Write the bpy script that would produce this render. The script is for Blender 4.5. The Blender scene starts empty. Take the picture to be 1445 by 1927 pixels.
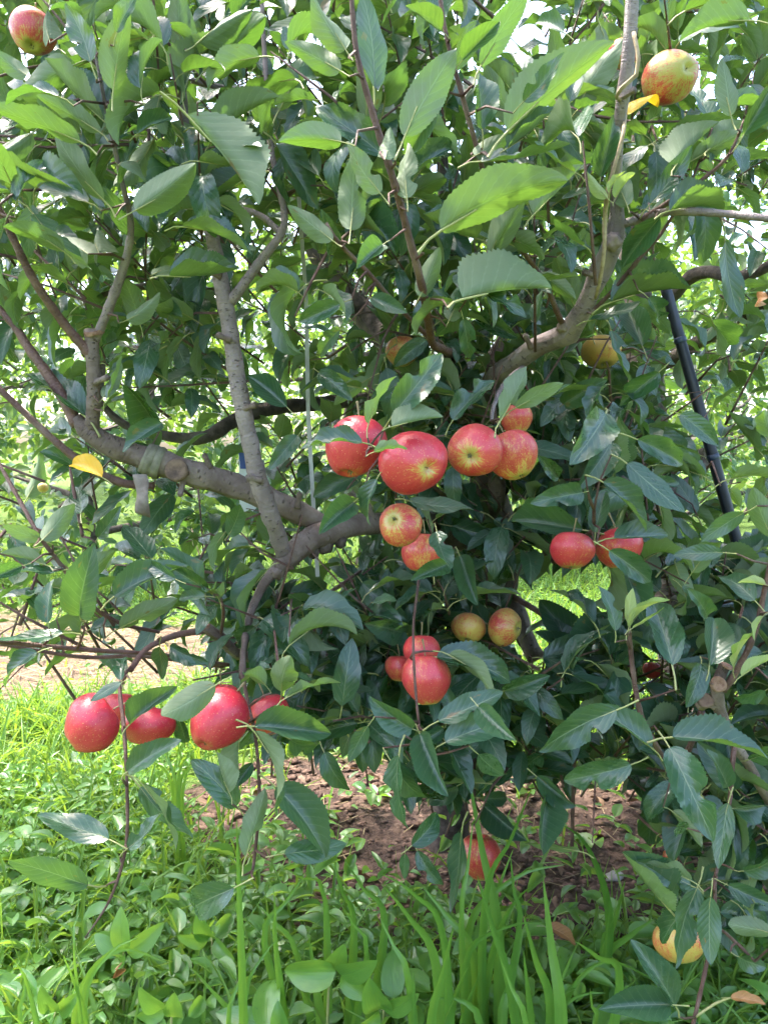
import bpy, bmesh, math, random
import numpy as np
from mathutils import Vector, Matrix, noise

random.seed(11); rng = np.random.default_rng(11)
scene = bpy.context.scene
C = scene.collection

# ------------------------------------------------------------------ camera
IW, IH, FPX = 1445.0, 1927.0, 1481.0
CAM = Vector((0, 0, 1.10)); PITCH = math.radians(-4.77)
cam_data = bpy.data.cameras.new('camera'); cam = bpy.data.objects.new('camera', cam_data); C.objects.link(cam)
cam.location = CAM; cam.rotation_euler = (math.radians(90) + PITCH, 0, 0)
cam_data.sensor_fit = 'HORIZONTAL'; cam_data.sensor_width = 36.0; cam_data.lens = 36.0 * FPX / IW
cam_data.clip_start = 0.05; cam_data.clip_end = 600
scene.camera = cam
RV = Vector((1, 0, 0)); FV = Vector((0, math.cos(PITCH), math.sin(PITCH))); UV = RV.cross(FV)

# ------------------------------------------------------------------ light
SUN_EL, SUN_AZ = math.radians(66), math.radians(-58)       # azimuth from +Y towards +X
world = bpy.data.worlds.new('World'); scene.world = world; world.use_nodes = True
wn = world.node_tree; bg = wn.nodes['Background']
sky = wn.nodes.new('ShaderNodeTexSky'); sky.sky_type = 'NISHITA'; sky.sun_disc = False
sky.sun_elevation = SUN_EL; sky.sun_rotation = SUN_AZ; sky.air_density = 1.0; sky.dust_density = 4.0; sky.ozone_density = 1.0
wn.links.new(sky.outputs[0], bg.inputs[0]); bg.inputs[1].default_value = 0.15
sun_d = bpy.data.lights.new('sun', 'SUN'); sun_d.energy = 1.9; sun_d.angle = math.radians(2.5); sun_d.color = (1.0, 0.95, 0.86)
sun = bpy.data.objects.new('sun', sun_d); C.objects.link(sun)
sdir = Vector((math.sin(SUN_AZ) * math.cos(SUN_EL), math.cos(SUN_AZ) * math.cos(SUN_EL), math.sin(SUN_EL)))
sun.rotation_euler = sdir.to_track_quat('Z', 'Y').to_euler(); sun.location = (0, 0, 6)
scene.view_settings.view_transform = 'Standard'; scene.view_settings.look = 'None'
scene.view_settings.gamma = 1.0; scene.view_settings.exposure = 2.85
scene.render.engine = 'CYCLES'
scene.cycles.use_denoising = True
scene.cycles.max_bounces = 5; scene.cycles.transmission_bounces = 4; scene.cycles.diffuse_bounces = 3; scene.cycles.glossy_bounces = 1
scene.cycles.adaptive_threshold = 0.04; scene.cycles.caustics_reflective = False; scene.cycles.caustics_refractive = False
scene.cycles.use_adaptive_sampling = True

# ------------------------------------------------------------------ helpers
def P(x, y, d):
    """A point of the place seen at (x, y) of the photo and d metres in front of the camera."""
    return CAM + FV * d + RV * ((x - IW / 2) * d / FPX) + UV * ((IH / 2 - y) * d / FPX)
def proj(p):
    v = p - CAM; d = v.dot(FV)
    return IW / 2 + v.dot(RV) * FPX / d, IH / 2 - v.dot(UV) * FPX / d, d
def ground_d(y):
    s = FV.z + UV.z * (IH / 2 - y) / FPX
    return -CAM.z / s
def tag(o, label=None, cat=None, group=None, kind=None):
    if label: o['label'] = label
    if cat: o['category'] = cat
    if group: o['group'] = group
    if kind: o['kind'] = kind
    return o
def empty(name, loc=(0, 0, 0)):
    o = bpy.data.objects.new(name, None); C.objects.link(o); o.location = loc; o.empty_display_size = 0.05
    return o
def mesh_obj(name, me, parent=None, loc=None):
    o = bpy.data.objects.new(name, me); C.objects.link(o)
    if parent is not None:
        o.parent = parent
        o.matrix_parent_inverse = Matrix.Translation(-Vector(parent.location)) if parent.type == 'EMPTY' else Matrix()
    if loc is not None: o.location = loc
    return o
def np_mesh(name, verts, faces, mats, uvs=None, smooth=True, tint=None, midx=None):
    me = bpy.data.meshes.new(name)
    verts = np.asarray(verts, np.float32); faces = np.asarray(faces, np.int32)
    n, k = faces.shape
    me.vertices.add(len(verts)); me.vertices.foreach_set('co', verts.ravel())
    me.loops.add(n * k); me.loops.foreach_set('vertex_index', faces.ravel())
    me.polygons.add(n); me.polygons.foreach_set('loop_start', np.arange(0, n * k, k, dtype=np.int32))
    me.polygons.foreach_set('loop_total', np.full(n, k, np.int32))
    me.polygons.foreach_set('use_smooth', np.full(n, smooth, bool))
    if midx is not None: me.polygons.foreach_set('material_index', np.asarray(midx, np.int32))
    if uvs is not None:
        l = me.uv_layers.new(name='UVMap'); l.data.foreach_set('uv', np.asarray(uvs, np.float32)[faces.ravel()].ravel())
    if tint is not None:
        a = me.attributes.new('tint', 'FLOAT', 'POINT'); a.data.foreach_set('value', np.asarray(tint, np.float32))
    for m in (mats if isinstance(mats, (list, tuple)) else [mats]): me.materials.append(m)
    me.update(); me.validate()
    return me

# ------------------------------------------------------------------ materials
def newmat(name):
    m = bpy.data.materials.new(name); m.use_nodes = True
    nt = m.node_tree
    for n in list(nt.nodes): nt.nodes.remove(n)
    return m, nt
class NT:
    def __init__(s, nt): s.nt = nt
    def n(s, t, **kw):
        nd = s.nt.nodes.new(t)
        for k, v in kw.items(): setattr(nd, k, v)
        return nd
    def put(s, inp, v):
        if isinstance(v, bpy.types.NodeSocket): s.nt.links.new(v, inp)
        elif v is not None: inp.default_value = v
    def math(s, op, a, b=None, c=None, clamp=False):
        nd = s.n('ShaderNodeMath', operation=op, use_clamp=clamp)
        s.put(nd.inputs[0], a); s.put(nd.inputs[1], b); s.put(nd.inputs[2], c)
        return nd.outputs[0]
    def mix(s, f, a, b, blend='MIX'):
        nd = s.n('ShaderNodeMix', data_type='RGBA', blend_type=blend, clamp_factor=True)
        s.put(nd.inputs[0], f); s.put(nd.inputs[6], a); s.put(nd.inputs[7], b)
        return nd.outputs[2]
    def ramp(s, f, stops, interp='LINEAR'):
        nd = s.n('ShaderNodeValToRGB'); nd.color_ramp.interpolation = interp
        cr = nd.color_ramp
        while len(cr.elements) < len(stops): cr.elements.new(0.5)
        for e, (p, c) in zip(cr.elements, stops):
            e.position = p; e.color = c if len(c) == 4 else (*c, 1)
        s.put(nd.inputs[0], f); return nd.outputs[0]
    def noise(s, vec, scale, detail=3, rough=0.55, dist=0.0):
        nd = s.n('ShaderNodeTexNoise'); s.put(nd.inputs['Vector'], vec)
        nd.inputs['Scale'].default_value = scale; nd.inputs['Detail'].default_value = detail
        nd.inputs['Roughness'].default_value = rough; nd.inputs['Distortion'].default_value = dist
        return nd.outputs[0]
    def voro(s, vec, scale, feature='F1', rnd=1.0):
        nd = s.n('ShaderNodeTexVoronoi', feature=feature); s.put(nd.inputs['Vector'], vec)
        nd.inputs['Scale'].default_value = scale; nd.inputs['Randomness'].default_value = rnd
        return nd.outputs[0]
    def smooth(s, v, a, b):
        nd = s.n('ShaderNodeMapRange', interpolation_type='SMOOTHSTEP')
        s.put(nd.inputs[0], v); nd.inputs[1].default_value = a; nd.inputs[2].default_value = b
        return nd.outputs[0]
    def mapping(s, vec, scale=(1, 1, 1), loc=(0, 0, 0)):
        nd = s.n('ShaderNodeMapping'); s.put(nd.inputs[0], vec); nd.inputs['Scale'].default_value = scale; nd.inputs['Location'].default_value = loc
        return nd.outputs[0]
    def bump(s, h, strength, dist):
        nd = s.n('ShaderNodeBump'); s.put(nd.inputs['Height'], h); nd.inputs['Strength'].default_value = strength; nd.inputs['Distance'].default_value = dist
        return nd.outputs[0]
    def pbsdf(s, col, rough, normal=None, spec=0.5, **kw):
        nd = s.n('ShaderNodeBsdfPrincipled'); s.put(nd.inputs['Base Color'], col); s.put(nd.inputs['Roughness'], rough)
        s.put(nd.inputs['Specular IOR Level'], spec)
        if normal is not None: s.put(nd.inputs['Normal'], normal)
        for k, v in kw.items(): s.put(nd.inputs[k.replace('_', ' ')], v)
        return nd.outputs[0]
    def out(s, sh):
        o = s.n('ShaderNodeOutputMaterial'); s.nt.links.new(sh, o.inputs[0])
def V4(c): return (*c, 1.0)

def leaf_material(name, top, top2, under, trans, transfac=0.36, rough=0.34, veins=9.0, slant=2.2, spots=True, parallel=False, veincol=0.42):
    m, nt = newmat(name); s = NT(nt)
    tc = s.n('ShaderNodeTexCoord'); uv = tc.outputs['UV']
    sep = s.n('ShaderNodeSeparateXYZ'); s.put(sep.inputs[0], uv)
    u, v = sep.outputs[1], s.math('ABSOLUTE', s.math('MULTIPLY_ADD', sep.outputs[0], 2.0, -1.0))
    oi = s.n('ShaderNodeObjectInfo'); at = s.n('ShaderNodeAttribute', attribute_name='tint')
    rnd = s.math('FRACT', s.math('ADD', oi.outputs['Random'], at.outputs['Fac']))
    rnd2 = s.math('FRACT', s.math('MULTIPLY', rnd, 7.31))
    mid = s.math('SUBTRACT', 1.0, s.smooth(v, 0.012, 0.06))
    if parallel:
        t = s.math('MULTIPLY', v, veins)
    else:
        t = s.math('SUBTRACT', s.math('MULTIPLY', u, s.math('MULTIPLY_ADD', rnd2, 2.5, veins - 2.0)), s.math('MULTIPLY', v, slant))
        t = s.math('ADD', t, s.math('MULTIPLY', s.math('GREATER_THAN', sep.outputs[0], 0.5), 0.42))
    fr = s.math('ABSOLUTE', s.math('SUBTRACT', s.math('FRACT', t), 0.5))        # 0.5 at vein
    vein = s.math('MULTIPLY', s.smooth(fr, 0.40, 0.5), s.math('SUBTRACT', 1.0, s.math('MULTIPLY', v, 0.75)))
    pos = tc.outputs['Object']
    seed = s.n('ShaderNodeCombineXYZ'); s.put(seed.inputs[0], s.math('MULTIPLY', rnd, 37.0)); s.put(seed.inputs[1], u); s.put(seed.inputs[2], sep.outputs[0])
    mott = s.noise(seed.outputs[0], 5.0, 2)
    base = s.mix(s.math('MULTIPLY_ADD', mott, 0.7, s.math('MULTIPLY_ADD', rnd, 0.8, -0.35), clamp=True), V4(top), V4(top2))
    vein_all = s.math('MAXIMUM', s.math('MULTIPLY', mid, 1.0), s.math('MULTIPLY', vein, 0.70))
    pale = V4(tuple(min(1, c * 1.25) for c in under))
    base = s.mix(s.math('MULTIPLY', vein_all, veincol * 1.6, clamp=True), base, pale)
    geo = s.n('ShaderNodeNewGeometry'); back = geo.outputs['Backfacing']
    ub = s.mix(s.math('MULTIPLY', vein_all, 0.8), s.mix(mott, V4(under), V4(tuple(c * 0.8 for c in under))), V4(tuple(min(1, c * 1.6) for c in under)))
    col = s.mix(back, base, ub)
    if spots:
        sp = s.noise(seed.outputs[0], 3.2, 2, 0.7)
        spf = s.math('MULTIPLY', s.smooth(sp, 0.66, 0.70), s.math('GREATER_THAN', rnd2, 0.55))
        col = s.mix(s.math('MULTIPLY', spf, 0.75), col, V4((0.16, 0.09, 0.03)))
    h = s.math('SUBTRACT', s.math('MULTIPLY', s.math('SUBTRACT', 0.5, fr), 0.6), s.math('MULTIPLY', mid, 1.2))
    h = s.math('MULTIPLY', h, s.math('MULTIPLY_ADD', back, -2.0, 1.0))
    nrm = s.bump(h, 0.10 if parallel else 0.26, 0.003)
    ro = s.math('MULTIPLY_ADD', back, 0.32, s.math('MULTIPLY_ADD', mott, 0.14, s.math('MULTIPLY_ADD', rnd2, 0.14, rough - 0.14)))
    b = s.pbsdf(col, ro, nrm, s.math('MULTIPLY_ADD', back, -0.35, 0.65))
    tr = s.n('ShaderNodeBsdfTranslucent')
    tcol = s.mix(s.math('MULTIPLY', vein_all, 0.5), s.mix(s.math('MULTIPLY', rnd, mott), V4(trans), V4((trans[0] * 1.5, trans[1] * 1.12, trans[2]))), V4(tuple(c * 0.62 for c in trans)))
    s.put(tr.inputs[0], tcol); s.put(tr.inputs[1], nrm)
    mx = s.n('ShaderNodeMixShader'); mx.inputs[0].default_value = transfac
    nt.links.new(b, mx.inputs[1]); nt.links.new(tr.outputs[0], mx.inputs[2])
    s.out(mx.outputs[0]); return m

def plain_leaf(name, top, top2, under, trans, transfac=0.38, rough=0.42):
    m, nt = newmat(name); s = NT(nt)
    at = s.n('ShaderNodeAttribute', attribute_name='tint'); rnd = at.outputs['Fac']
    geo = s.n('ShaderNodeNewGeometry'); back = geo.outputs['Backfacing']
    col = s.mix(back, s.mix(rnd, V4(top), V4(top2)), V4(under))
    b = s.pbsdf(col, s.math('MULTIPLY_ADD', back, 0.25, rough), None, 0.45)
    tr = s.n('ShaderNodeBsdfTranslucent'); s.put(tr.inputs[0], s.mix(rnd, V4(trans), V4((trans[0] * 1.35, trans[1] * 1.08, trans[2]))))
    mx = s.n('ShaderNodeMixShader'); mx.inputs[0].default_value = transfac
    nt.links.new(b, mx.inputs[1]); nt.links.new(tr.outputs[0], mx.inputs[2]); s.out(mx.outputs[0]); return m

def bark_material(name, c1, c2, pale, scale=1.0, rough=0.62, lent=1.0, dots=60):
    m, nt = newmat(name); s = NT(nt)
    tc = s.n('ShaderNodeTexCoord'); pos = tc.outputs['Object']; uv = tc.outputs['UV']
    n1 = s.noise(pos, 22 * scale, 5, 0.6); n2 = s.noise(pos, 140 * scale, 4, 0.6); n3 = s.noise(pos, 7 * scale, 3)
    ring = s.noise(s.mapping(uv, (1.2, 14.0, 1)), 1.0, 3, 0.6)
    col = s.mix(s.smooth(n1, 0.35, 0.68), V4(c1), V4(c2))
    col = s.mix(s.math('MULTIPLY', s.smooth(n3, 0.52, 0.72), 0.55), col, V4(pale))
    col = s.mix(s.math('MULTIPLY', n2, 0.30), col, V4(tuple(c * 0.45 for c in c1)))
    le = s.voro(s.mapping(uv, (7.0, dots * 0.22, 1)), 1.0)
    lf = s.math('MULTIPLY', s.math('SUBTRACT', 1.0, s.smooth(le, 0.12, 0.26)), lent)
    col = s.mix(s.math('MULTIPLY', lf, 0.65), col, V4(tuple(c * 0.4 for c in c1)))
    h = s.math('ADD', s.math('MULTIPLY', n1, 0.8), s.math('ADD', s.math('MULTIPLY', n2, 0.3), s.math('ADD', s.math('MULTIPLY', lf, 0.35), s.math('MULTIPLY', ring, 0.45))))
    s.out(s.pbsdf(col, s.math('MULTIPLY_ADD', n1, 0.2, rough - 0.1), s.bump(h, 0.9, 0.005), 0.35)); return m

def flat_material(name, c1, c2, rough=0.6, scale=40, bump=0.3, spec=0.4, dist=0.002, stretch=(1, 1, 1), trans=None):
    m, nt = newmat(name); s = NT(nt)
    tc = s.n('ShaderNodeTexCoord'); pos = s.mapping(tc.outputs['Object'], stretch)
    n1 = s.noise(pos, scale, 5, 0.6)
    b = s.pbsdf(s.mix(s.smooth(n1, 0.3, 0.7), V4(c1), V4(c2)), rough, s.bump(n1, bump, dist), spec)
    if trans:
        tr = s.n('ShaderNodeBsdfTranslucent'); s.put(tr.inputs[0], V4(trans)); mx = s.n('ShaderNodeMixShader'); mx.inputs[0].default_value = 0.35
        nt.links.new(b, mx.inputs[1]); nt.links.new(tr.outputs[0], mx.inputs[2]); b = mx.outputs[0]
    s.out(b); return m

def apple_material():
    m, nt = newmat('apple_skin'); s = NT(nt)
    tc = s.n('ShaderNodeTexCoord'); pos = tc.outputs['Object']
    oi = s.n('ShaderNodeObjectInfo'); sc = s.n('ShaderNodeSeparateColor'); s.put(sc.inputs[0], oi.outputs['Color'])
    red, yel = sc.outputs[0], sc.outputs[1]
    off = s.n('ShaderNodeVectorMath', operation='ADD'); s.put(off.inputs[0], pos)
    cx = s.n('ShaderNodeCombineXYZ'); s.put(cx.inputs[0], s.math('MULTIPLY', oi.outputs['Random'], 20.0)); s.put(cx.inputs[1], s.math('MULTIPLY', oi.outputs['Random'], 9.0)); s.put(off.inputs[1], cx.outputs[0])
    p = off.outputs[0]
    sep = s.n('ShaderNodeSeparateXYZ'); s.put(sep.inputs[0], pos)
    z = sep.outputs[2]
    r2 = s.math('SQRT', s.math('ADD', s.math('MULTIPLY', sep.outputs[0], sep.outputs[0]), s.math('MULTIPLY', sep.outputs[1], sep.outputs[1])))
    # meridian streaks: noise over the horizontal direction, hardly over the height
    nx = s.math('DIVIDE', sep.outputs[0], s.math('MAXIMUM', r2, 0.05)); ny = s.math('DIVIDE', sep.outputs[1], s.math('MAXIMUM', r2, 0.05))
    mer = s.n('ShaderNodeCombineXYZ'); s.put(mer.inputs[0], s.math('ADD', nx, cx.inputs[0].links[0].from_socket)); s.put(mer.inputs[1], ny); s.put(mer.inputs[2], s.math('MULTIPLY', z, 0.5))
    st = s.noise(mer.outputs[0], 6.0, 5, 0.68); st2 = s.noise(mer.outputs[0], 24.0, 3, 0.6)
    big = s.noise(p, 0.95, 2)
    fine = s.noise(p, 14.0, 4, 0.65)
    cal = s.math('SUBTRACT', 1.0, s.smooth(s.math('ADD', r2, s.math('MULTIPLY_ADD', st, 0.5, -0.25)), 0.10, 0.72)); low = s.math('SUBTRACT', 1.0, s.smooth(z, -0.85, -0.1))
    calf = s.math('MULTIPLY', cal, low)
    v = s.math('ADD', s.math('MULTIPLY', st, 0.80), s.math('ADD', s.math('MULTIPLY', st2, 0.60), s.math('ADD', s.math('MULTIPLY', big, 0.85), s.math('MULTIPLY', fine, 0.60))))
    v = s.math('ADD', v, s.math('MULTIPLY_ADD', red, 0.95, -1.46))
    v = s.math('SUBTRACT', v, s.math('MULTIPLY', calf, 0.42))
    ground = s.mix(yel, V4((0.40, 0.36, 0.085)), V4((0.56, 0.34, 0.085)))
    ground = s.mix(s.math('MULTIPLY', calf, 0.8), ground, V4((0.36, 0.33, 0.085)))
    col = s.mix(s.smooth(v, 0.18, 0.52), ground, V4((0.52, 0.11, 0.05)))
    col = s.mix(s.smooth(v, 0.36, 0.68), col, V4((0.48, 0.030, 0.046)))
    col = s.mix(s.smooth(v, 0.72, 1.1), col, V4((0.42, 0.010, 0.034)))
    fl = s.math('MULTIPLY', s.smooth(st2, 0.54, 0.72), s.smooth(fine, 0.42, 0.62))
    col = s.mix(s.math('MULTIPLY', fl, 0.8), col, V4((0.56, 0.22, 0.075)))
    dots = s.voro(p, 11.0); df = s.math('SUBTRACT', 1.0, s.smooth(dots, 0.09, 0.22))
    col = s.mix(s.math('MULTIPLY', df, 0.6), col, V4((0.62, 0.36, 0.20)))
    bl = s.voro(p, 2.6); blf = s.math('SUBTRACT', 1.0, s.smooth(bl, 0.015, 0.04))
    col = s.mix(s.math('MULTIPLY', blf, 0.8), col, V4((0.10, 0.06, 0.03)))
    rus = s.math('MULTIPLY', s.math('SUBTRACT', 1.0, s.smooth(r2, 0.04, 0.16)), 0.45)
    col = s.mix(rus, col, V4((0.26, 0.20, 0.07)))
    rough = s.math('MULTIPLY_ADD', fine, 0.30, 0.20)
    nrm = s.bump(s.math('ADD', fine, s.math('MULTIPLY', s.noise(p, 3.0, 2), 2.0)), 0.10, 0.02)
    s.out(s.pbsdf(col, rough, nrm, 0.55, Coat_Weight=0.15, Coat_Roughness=0.22)); return m

M = {}
M['leaf'] = leaf_material('apple_leaf', (0.019, 0.056, 0.034), (0.040, 0.092, 0.049), (0.155, 0.20, 0.115), (0.15, 0.33, 0.035), 0.22, 0.31)
M['young'] = leaf_material('young_leaf', (0.12, 0.22, 0.05), (0.17, 0.27, 0.06), (0.32, 0.38, 0.18), (0.40, 0.55, 0.08), 0.38, 0.42)
M['yellow'] = leaf_material('yellow_leaf', (0.72, 0.44, 0.015), (0.66, 0.36, 0.01), (0.62, 0.42, 0.05), (0.85, 0.55, 0.02), 0.4, 0.5)
M['brown'] = leaf_material('dry_leaf', (0.20, 0.085, 0.028), (0.34, 0.17, 0.045), (0.34, 0.20, 0.10), (0.35, 0.15, 0.03), 0.2, 0.6)
M['litter'] = leaf_material('leaf_litter', (0.10, 0.055, 0.030), (0.17, 0.095, 0.045), (0.16, 0.11, 0.07), (0.15, 0.07, 0.02), 0.12, 0.75)
M['weed'] = leaf_material('weed_leaf', (0.062, 0.165, 0.036), (0.135, 0.28, 0.048), (0.17, 0.26, 0.09), (0.32, 0.56, 0.05), 0.36, 0.36, veins=5.0, parallel=True, veincol=0.07, spots=False)
M['blade'] = leaf_material('grass_blade', (0.052, 0.15, 0.026), (0.115, 0.25, 0.040), (0.12, 0.23, 0.06), (0.27, 0.50, 0.04), 0.32, 0.36, veins=4.0, parallel=True, veincol=0.30, spots=False)
M['leaf_far'] = plain_leaf('distant_leaf', (0.018, 0.060, 0.030), (0.045, 0.105, 0.040), (0.18, 0.24, 0.12), (0.26, 0.46, 0.05), 0.32, 0.36)
M['blade_far'] = plain_leaf('meadow_blade', (0.065, 0.165, 0.026), (0.12, 0.245, 0.04), (0.12, 0.22, 0.05), (0.27, 0.46, 0.04))
M['weed_far'] = plain_leaf('meadow_weed', (0.062, 0.165, 0.036), (0.145, 0.29, 0.048), (0.17, 0.26, 0.09), (0.32, 0.54, 0.05))
M['petiole'] = flat_material('leaf_stalk', (0.22, 0.25, 0.08), (0.30, 0.28, 0.12), 0.5)
M['bark'] = bark_material('limb_bark', (0.13, 0.090, 0.072), (0.25, 0.19, 0.16), (0.36, 0.30, 0.26))
M['old_bark'] = bark_material('trunk_bark', (0.045, 0.034, 0.028), (0.13, 0.10, 0.082), (0.22, 0.19, 0.16), 1.6, 0.85, 0.4)
M['twig'] = bark_material('twig_bark', (0.10, 0.048, 0.038), (0.18, 0.10, 0.078), (0.26, 0.19, 0.155), 2.0, 0.5, 0.5, 120)
M['shoot'] = bark_material('shoot_bark', (0.19, 0.145, 0.145), (0.27, 0.21, 0.205), (0.34, 0.29, 0.27), 1.5, 0.5, 1.0)
M['cut'] = flat_material('cut_wood', (0.16, 0.075, 0.045), (0.28, 0.17, 0.11), 0.8, 160, 0.9)
M['cut_dark'] = flat_material('weathered_cut', (0.07, 0.045, 0.035), (0.20, 0.13, 0.09), 0.85, 60, 0.7)
M['apple'] = apple_material()
M['calyx'] = flat_material('calyx_brown', (0.09, 0.075, 0.04), (0.20, 0.19, 0.10), 0.8, 120)
M['stem'] = flat_material('apple_stalk', (0.20, 0.12, 0.06), (0.26, 0.24, 0.10), 0.6, 80)
M['pole'] = flat_material('black_pipe', (0.008, 0.010, 0.018), (0.016, 0.02, 0.032), 0.42, 30, 0.1, 0.5)
M['film'] = flat_material('blue_grey_film', (0.025, 0.035, 0.07), (0.05, 0.07, 0.12), 0.3, 30, 0.2, 0.5)
M['stake'] = flat_material('weathered_stake', (0.30, 0.29, 0.27), (0.46, 0.45, 0.42), 0.6, 30, 0.3, 0.35, 0.001, (8, 8, 0.7))
M['tie'] = flat_material('tree_tape', (0.13, 0.12, 0.085), (0.22, 0.205, 0.15), 0.75, 60, 0.5, 0.2)
M['tape_tail'] = flat_material('tape_tail', (0.15, 0.12, 0.10), (0.27, 0.23, 0.195), 0.8, 50, 0.6, 0.2)
M['twine'] = flat_material('dry_vine', (0.22, 0.155, 0.09), (0.36, 0.28, 0.18), 0.7, 90, 0.4, 0.25)
M['clod'] = flat_material('soil_clod', (0.085, 0.052, 0.040), (0.18, 0.115, 0.088), 0.95, 60, 0.9, 0.15, 0.004)
M['stone'] = flat_material('pale_stone', (0.30, 0.27, 0.25), (0.42, 0.39, 0.36), 0.85, 45, 0.6, 0.3)
M['straw'] = flat_material('dry_straw', (0.20, 0.15, 0.085), (0.32, 0.25, 0.15), 0.8, 50, 0.2, 0.2)
M['plastic'] = flat_material('white_label', (0.70, 0.72, 0.75), (0.78, 0.80, 0.82), 0.4, 20, 0.1)
M['blue'] = flat_material('blue_print', (0.05, 0.09, 0.32), (0.07, 0.12, 0.38), 0.45, 20, 0.1)

# ------------------------------------------------------------------ ground
SOIL = [(-0.20, 2.28, 0.40, 0.42), (0.35, 2.05, 0.62, 0.52), (0.9, 2.1, 0.5, 0.5), (1.4, 2.5, 0.8, 0.5)]   # bare patches under the tree: x, y, rx, ry
def soilness(x, y):
    q = 9.0
    for a, b, rx, ry in SOIL: q = min(q, math.hypot((x - a) / rx, (y - b) / ry))
    return q + 0.35 * noise.noise(Vector((x * 3.1, y * 3.1, 0.3)))
def straw_q(x, y):
    return min(math.hypot((x + 1.75) / 1.2, (y - 4.05) / 0.72), math.hypot((x + 4.2) / 2.2, (y - 4.5) / 1.0)) + 0.3 * noise.noise(Vector((x * 2, y * 2, 4.0)))
def ground_z(x, y):
    f = math.exp(-(x * x + (y - 2) ** 2) / 90)
    q = soilness(x, y) if -1.5 < x < 2.4 and 1.2 < y < 3.4 else 9
    rel = 0.0
    if q < 1.25:
        rel = min(1, (1.25 - q) * 3) * (0.016 * noise.noise(Vector((x * 13, y * 13, 5))) + 0.010 * abs(noise.noise(Vector((x * 31, y * 31, 9)))))
    return rel + (0.030 * noise.noise(Vector((x * 1.1, y * 1.1, 0))) + 0.012 * noise.noise(Vector((x * 6, y * 6, 1)))) * f
def axis(c, fine=None):
    near = np.arange(-5, 5.001, 0.1) if not fine else np.concatenate([np.arange(-5, fine[0] - c, .1), np.arange(fine[0] - c, fine[1] - c, .035), np.arange(fine[1] - c, 5.001, .1)]); far = np.array([6, 7.5, 9.5, 12, 16, 22, 32, 48, 75, 120, 200, 320])
    return np.concatenate([-far[::-1], near, far]) + c
def build_ground():
    xs, ys = axis(0.0, (-1.3, 1.9)), axis(4.0, (1.3, 3.2))
    vs = [(x, y, ground_z(x, y)) for y in ys for x in xs]
    so = np.array([max(0, min(1, (1.25 - soilness(x, y)) / 0.45)) if abs(x) < 4 and abs(y - 2) < 4 else 0.0 for y in ys for x in xs])
    nx, ny = len(xs), len(ys)
    fs = [(j * nx + i, j * nx + i + 1, (j + 1) * nx + i + 1, (j + 1) * nx + i) for j in range(ny - 1) for i in range(nx - 1)]
    m, nt = newmat('orchard_ground'); s = NT(nt)
    tc = s.n('ShaderNodeTexCoord'); pos = tc.outputs['Object']
    n1 = s.noise(pos, 3.0, 5, 0.6); n2 = s.noise(pos, 22.0, 5, 0.65); n3 = s.noise(pos, 90.0, 4, 0.6)
    soil = s.mix(s.smooth(n2, 0.35, 0.65), V4((0.050, 0.033, 0.027)), V4((0.125, 0.082, 0.062)))
    soil = s.mix(s.math('MULTIPLY', s.smooth(n3, 0.55, 0.7), 0.5), soil, V4((0.20, 0.145, 0.11)))
    grass = s.mix(s.smooth(n2, 0.3, 0.7), V4((0.060, 0.105, 0.025)), V4((0.13, 0.20, 0.040)))
    straw = s.mix(s.smooth(n3, 0.3, 0.7), V4((0.12, 0.080, 0.054)), V4((0.205, 0.15, 0.10)))
    at = s.n('ShaderNodeAttribute', attribute_name='soil')
    at2 = s.n('ShaderNodeAttribute', attribute_name='straw')
    col = s.mix(s.smooth(s.math('ADD', at2.outputs['Fac'], s.math('MULTIPLY_ADD', n1, 0.6, -0.3)), 0.25, 0.65), grass, straw)
    col = s.mix(s.smooth(s.math('ADD', at.outputs['Fac'], s.math('MULTIPLY_ADD', n2, 0.5, -0.25)), 0.3, 0.6), col, soil)
    s.out(s.pbsdf(col, 0.95, s.bump(s.math('ADD', n2, s.math('MULTIPLY', n3, 0.4)), 0.9, 0.03), 0.15))
    me = np_mesh('ground', vs, fs, m)
    a = me.attributes.new('soil', 'FLOAT', 'POINT'); a.data.foreach_set('value', so.astype(np.float32))
    stw = np.array([max(0, min(1, (1.2 - straw_q(x, y)) / 0.4)) if abs(x) < 7 and 2.5 < y < 7 else 0.0 for y in ys for x in xs])
    a = me.attributes.new('straw', 'FLOAT', 'POINT'); a.data.foreach_set('value', stw.astype(np.float32))
    tag(mesh_obj('ground', me), kind='structure')
build_ground()

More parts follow.
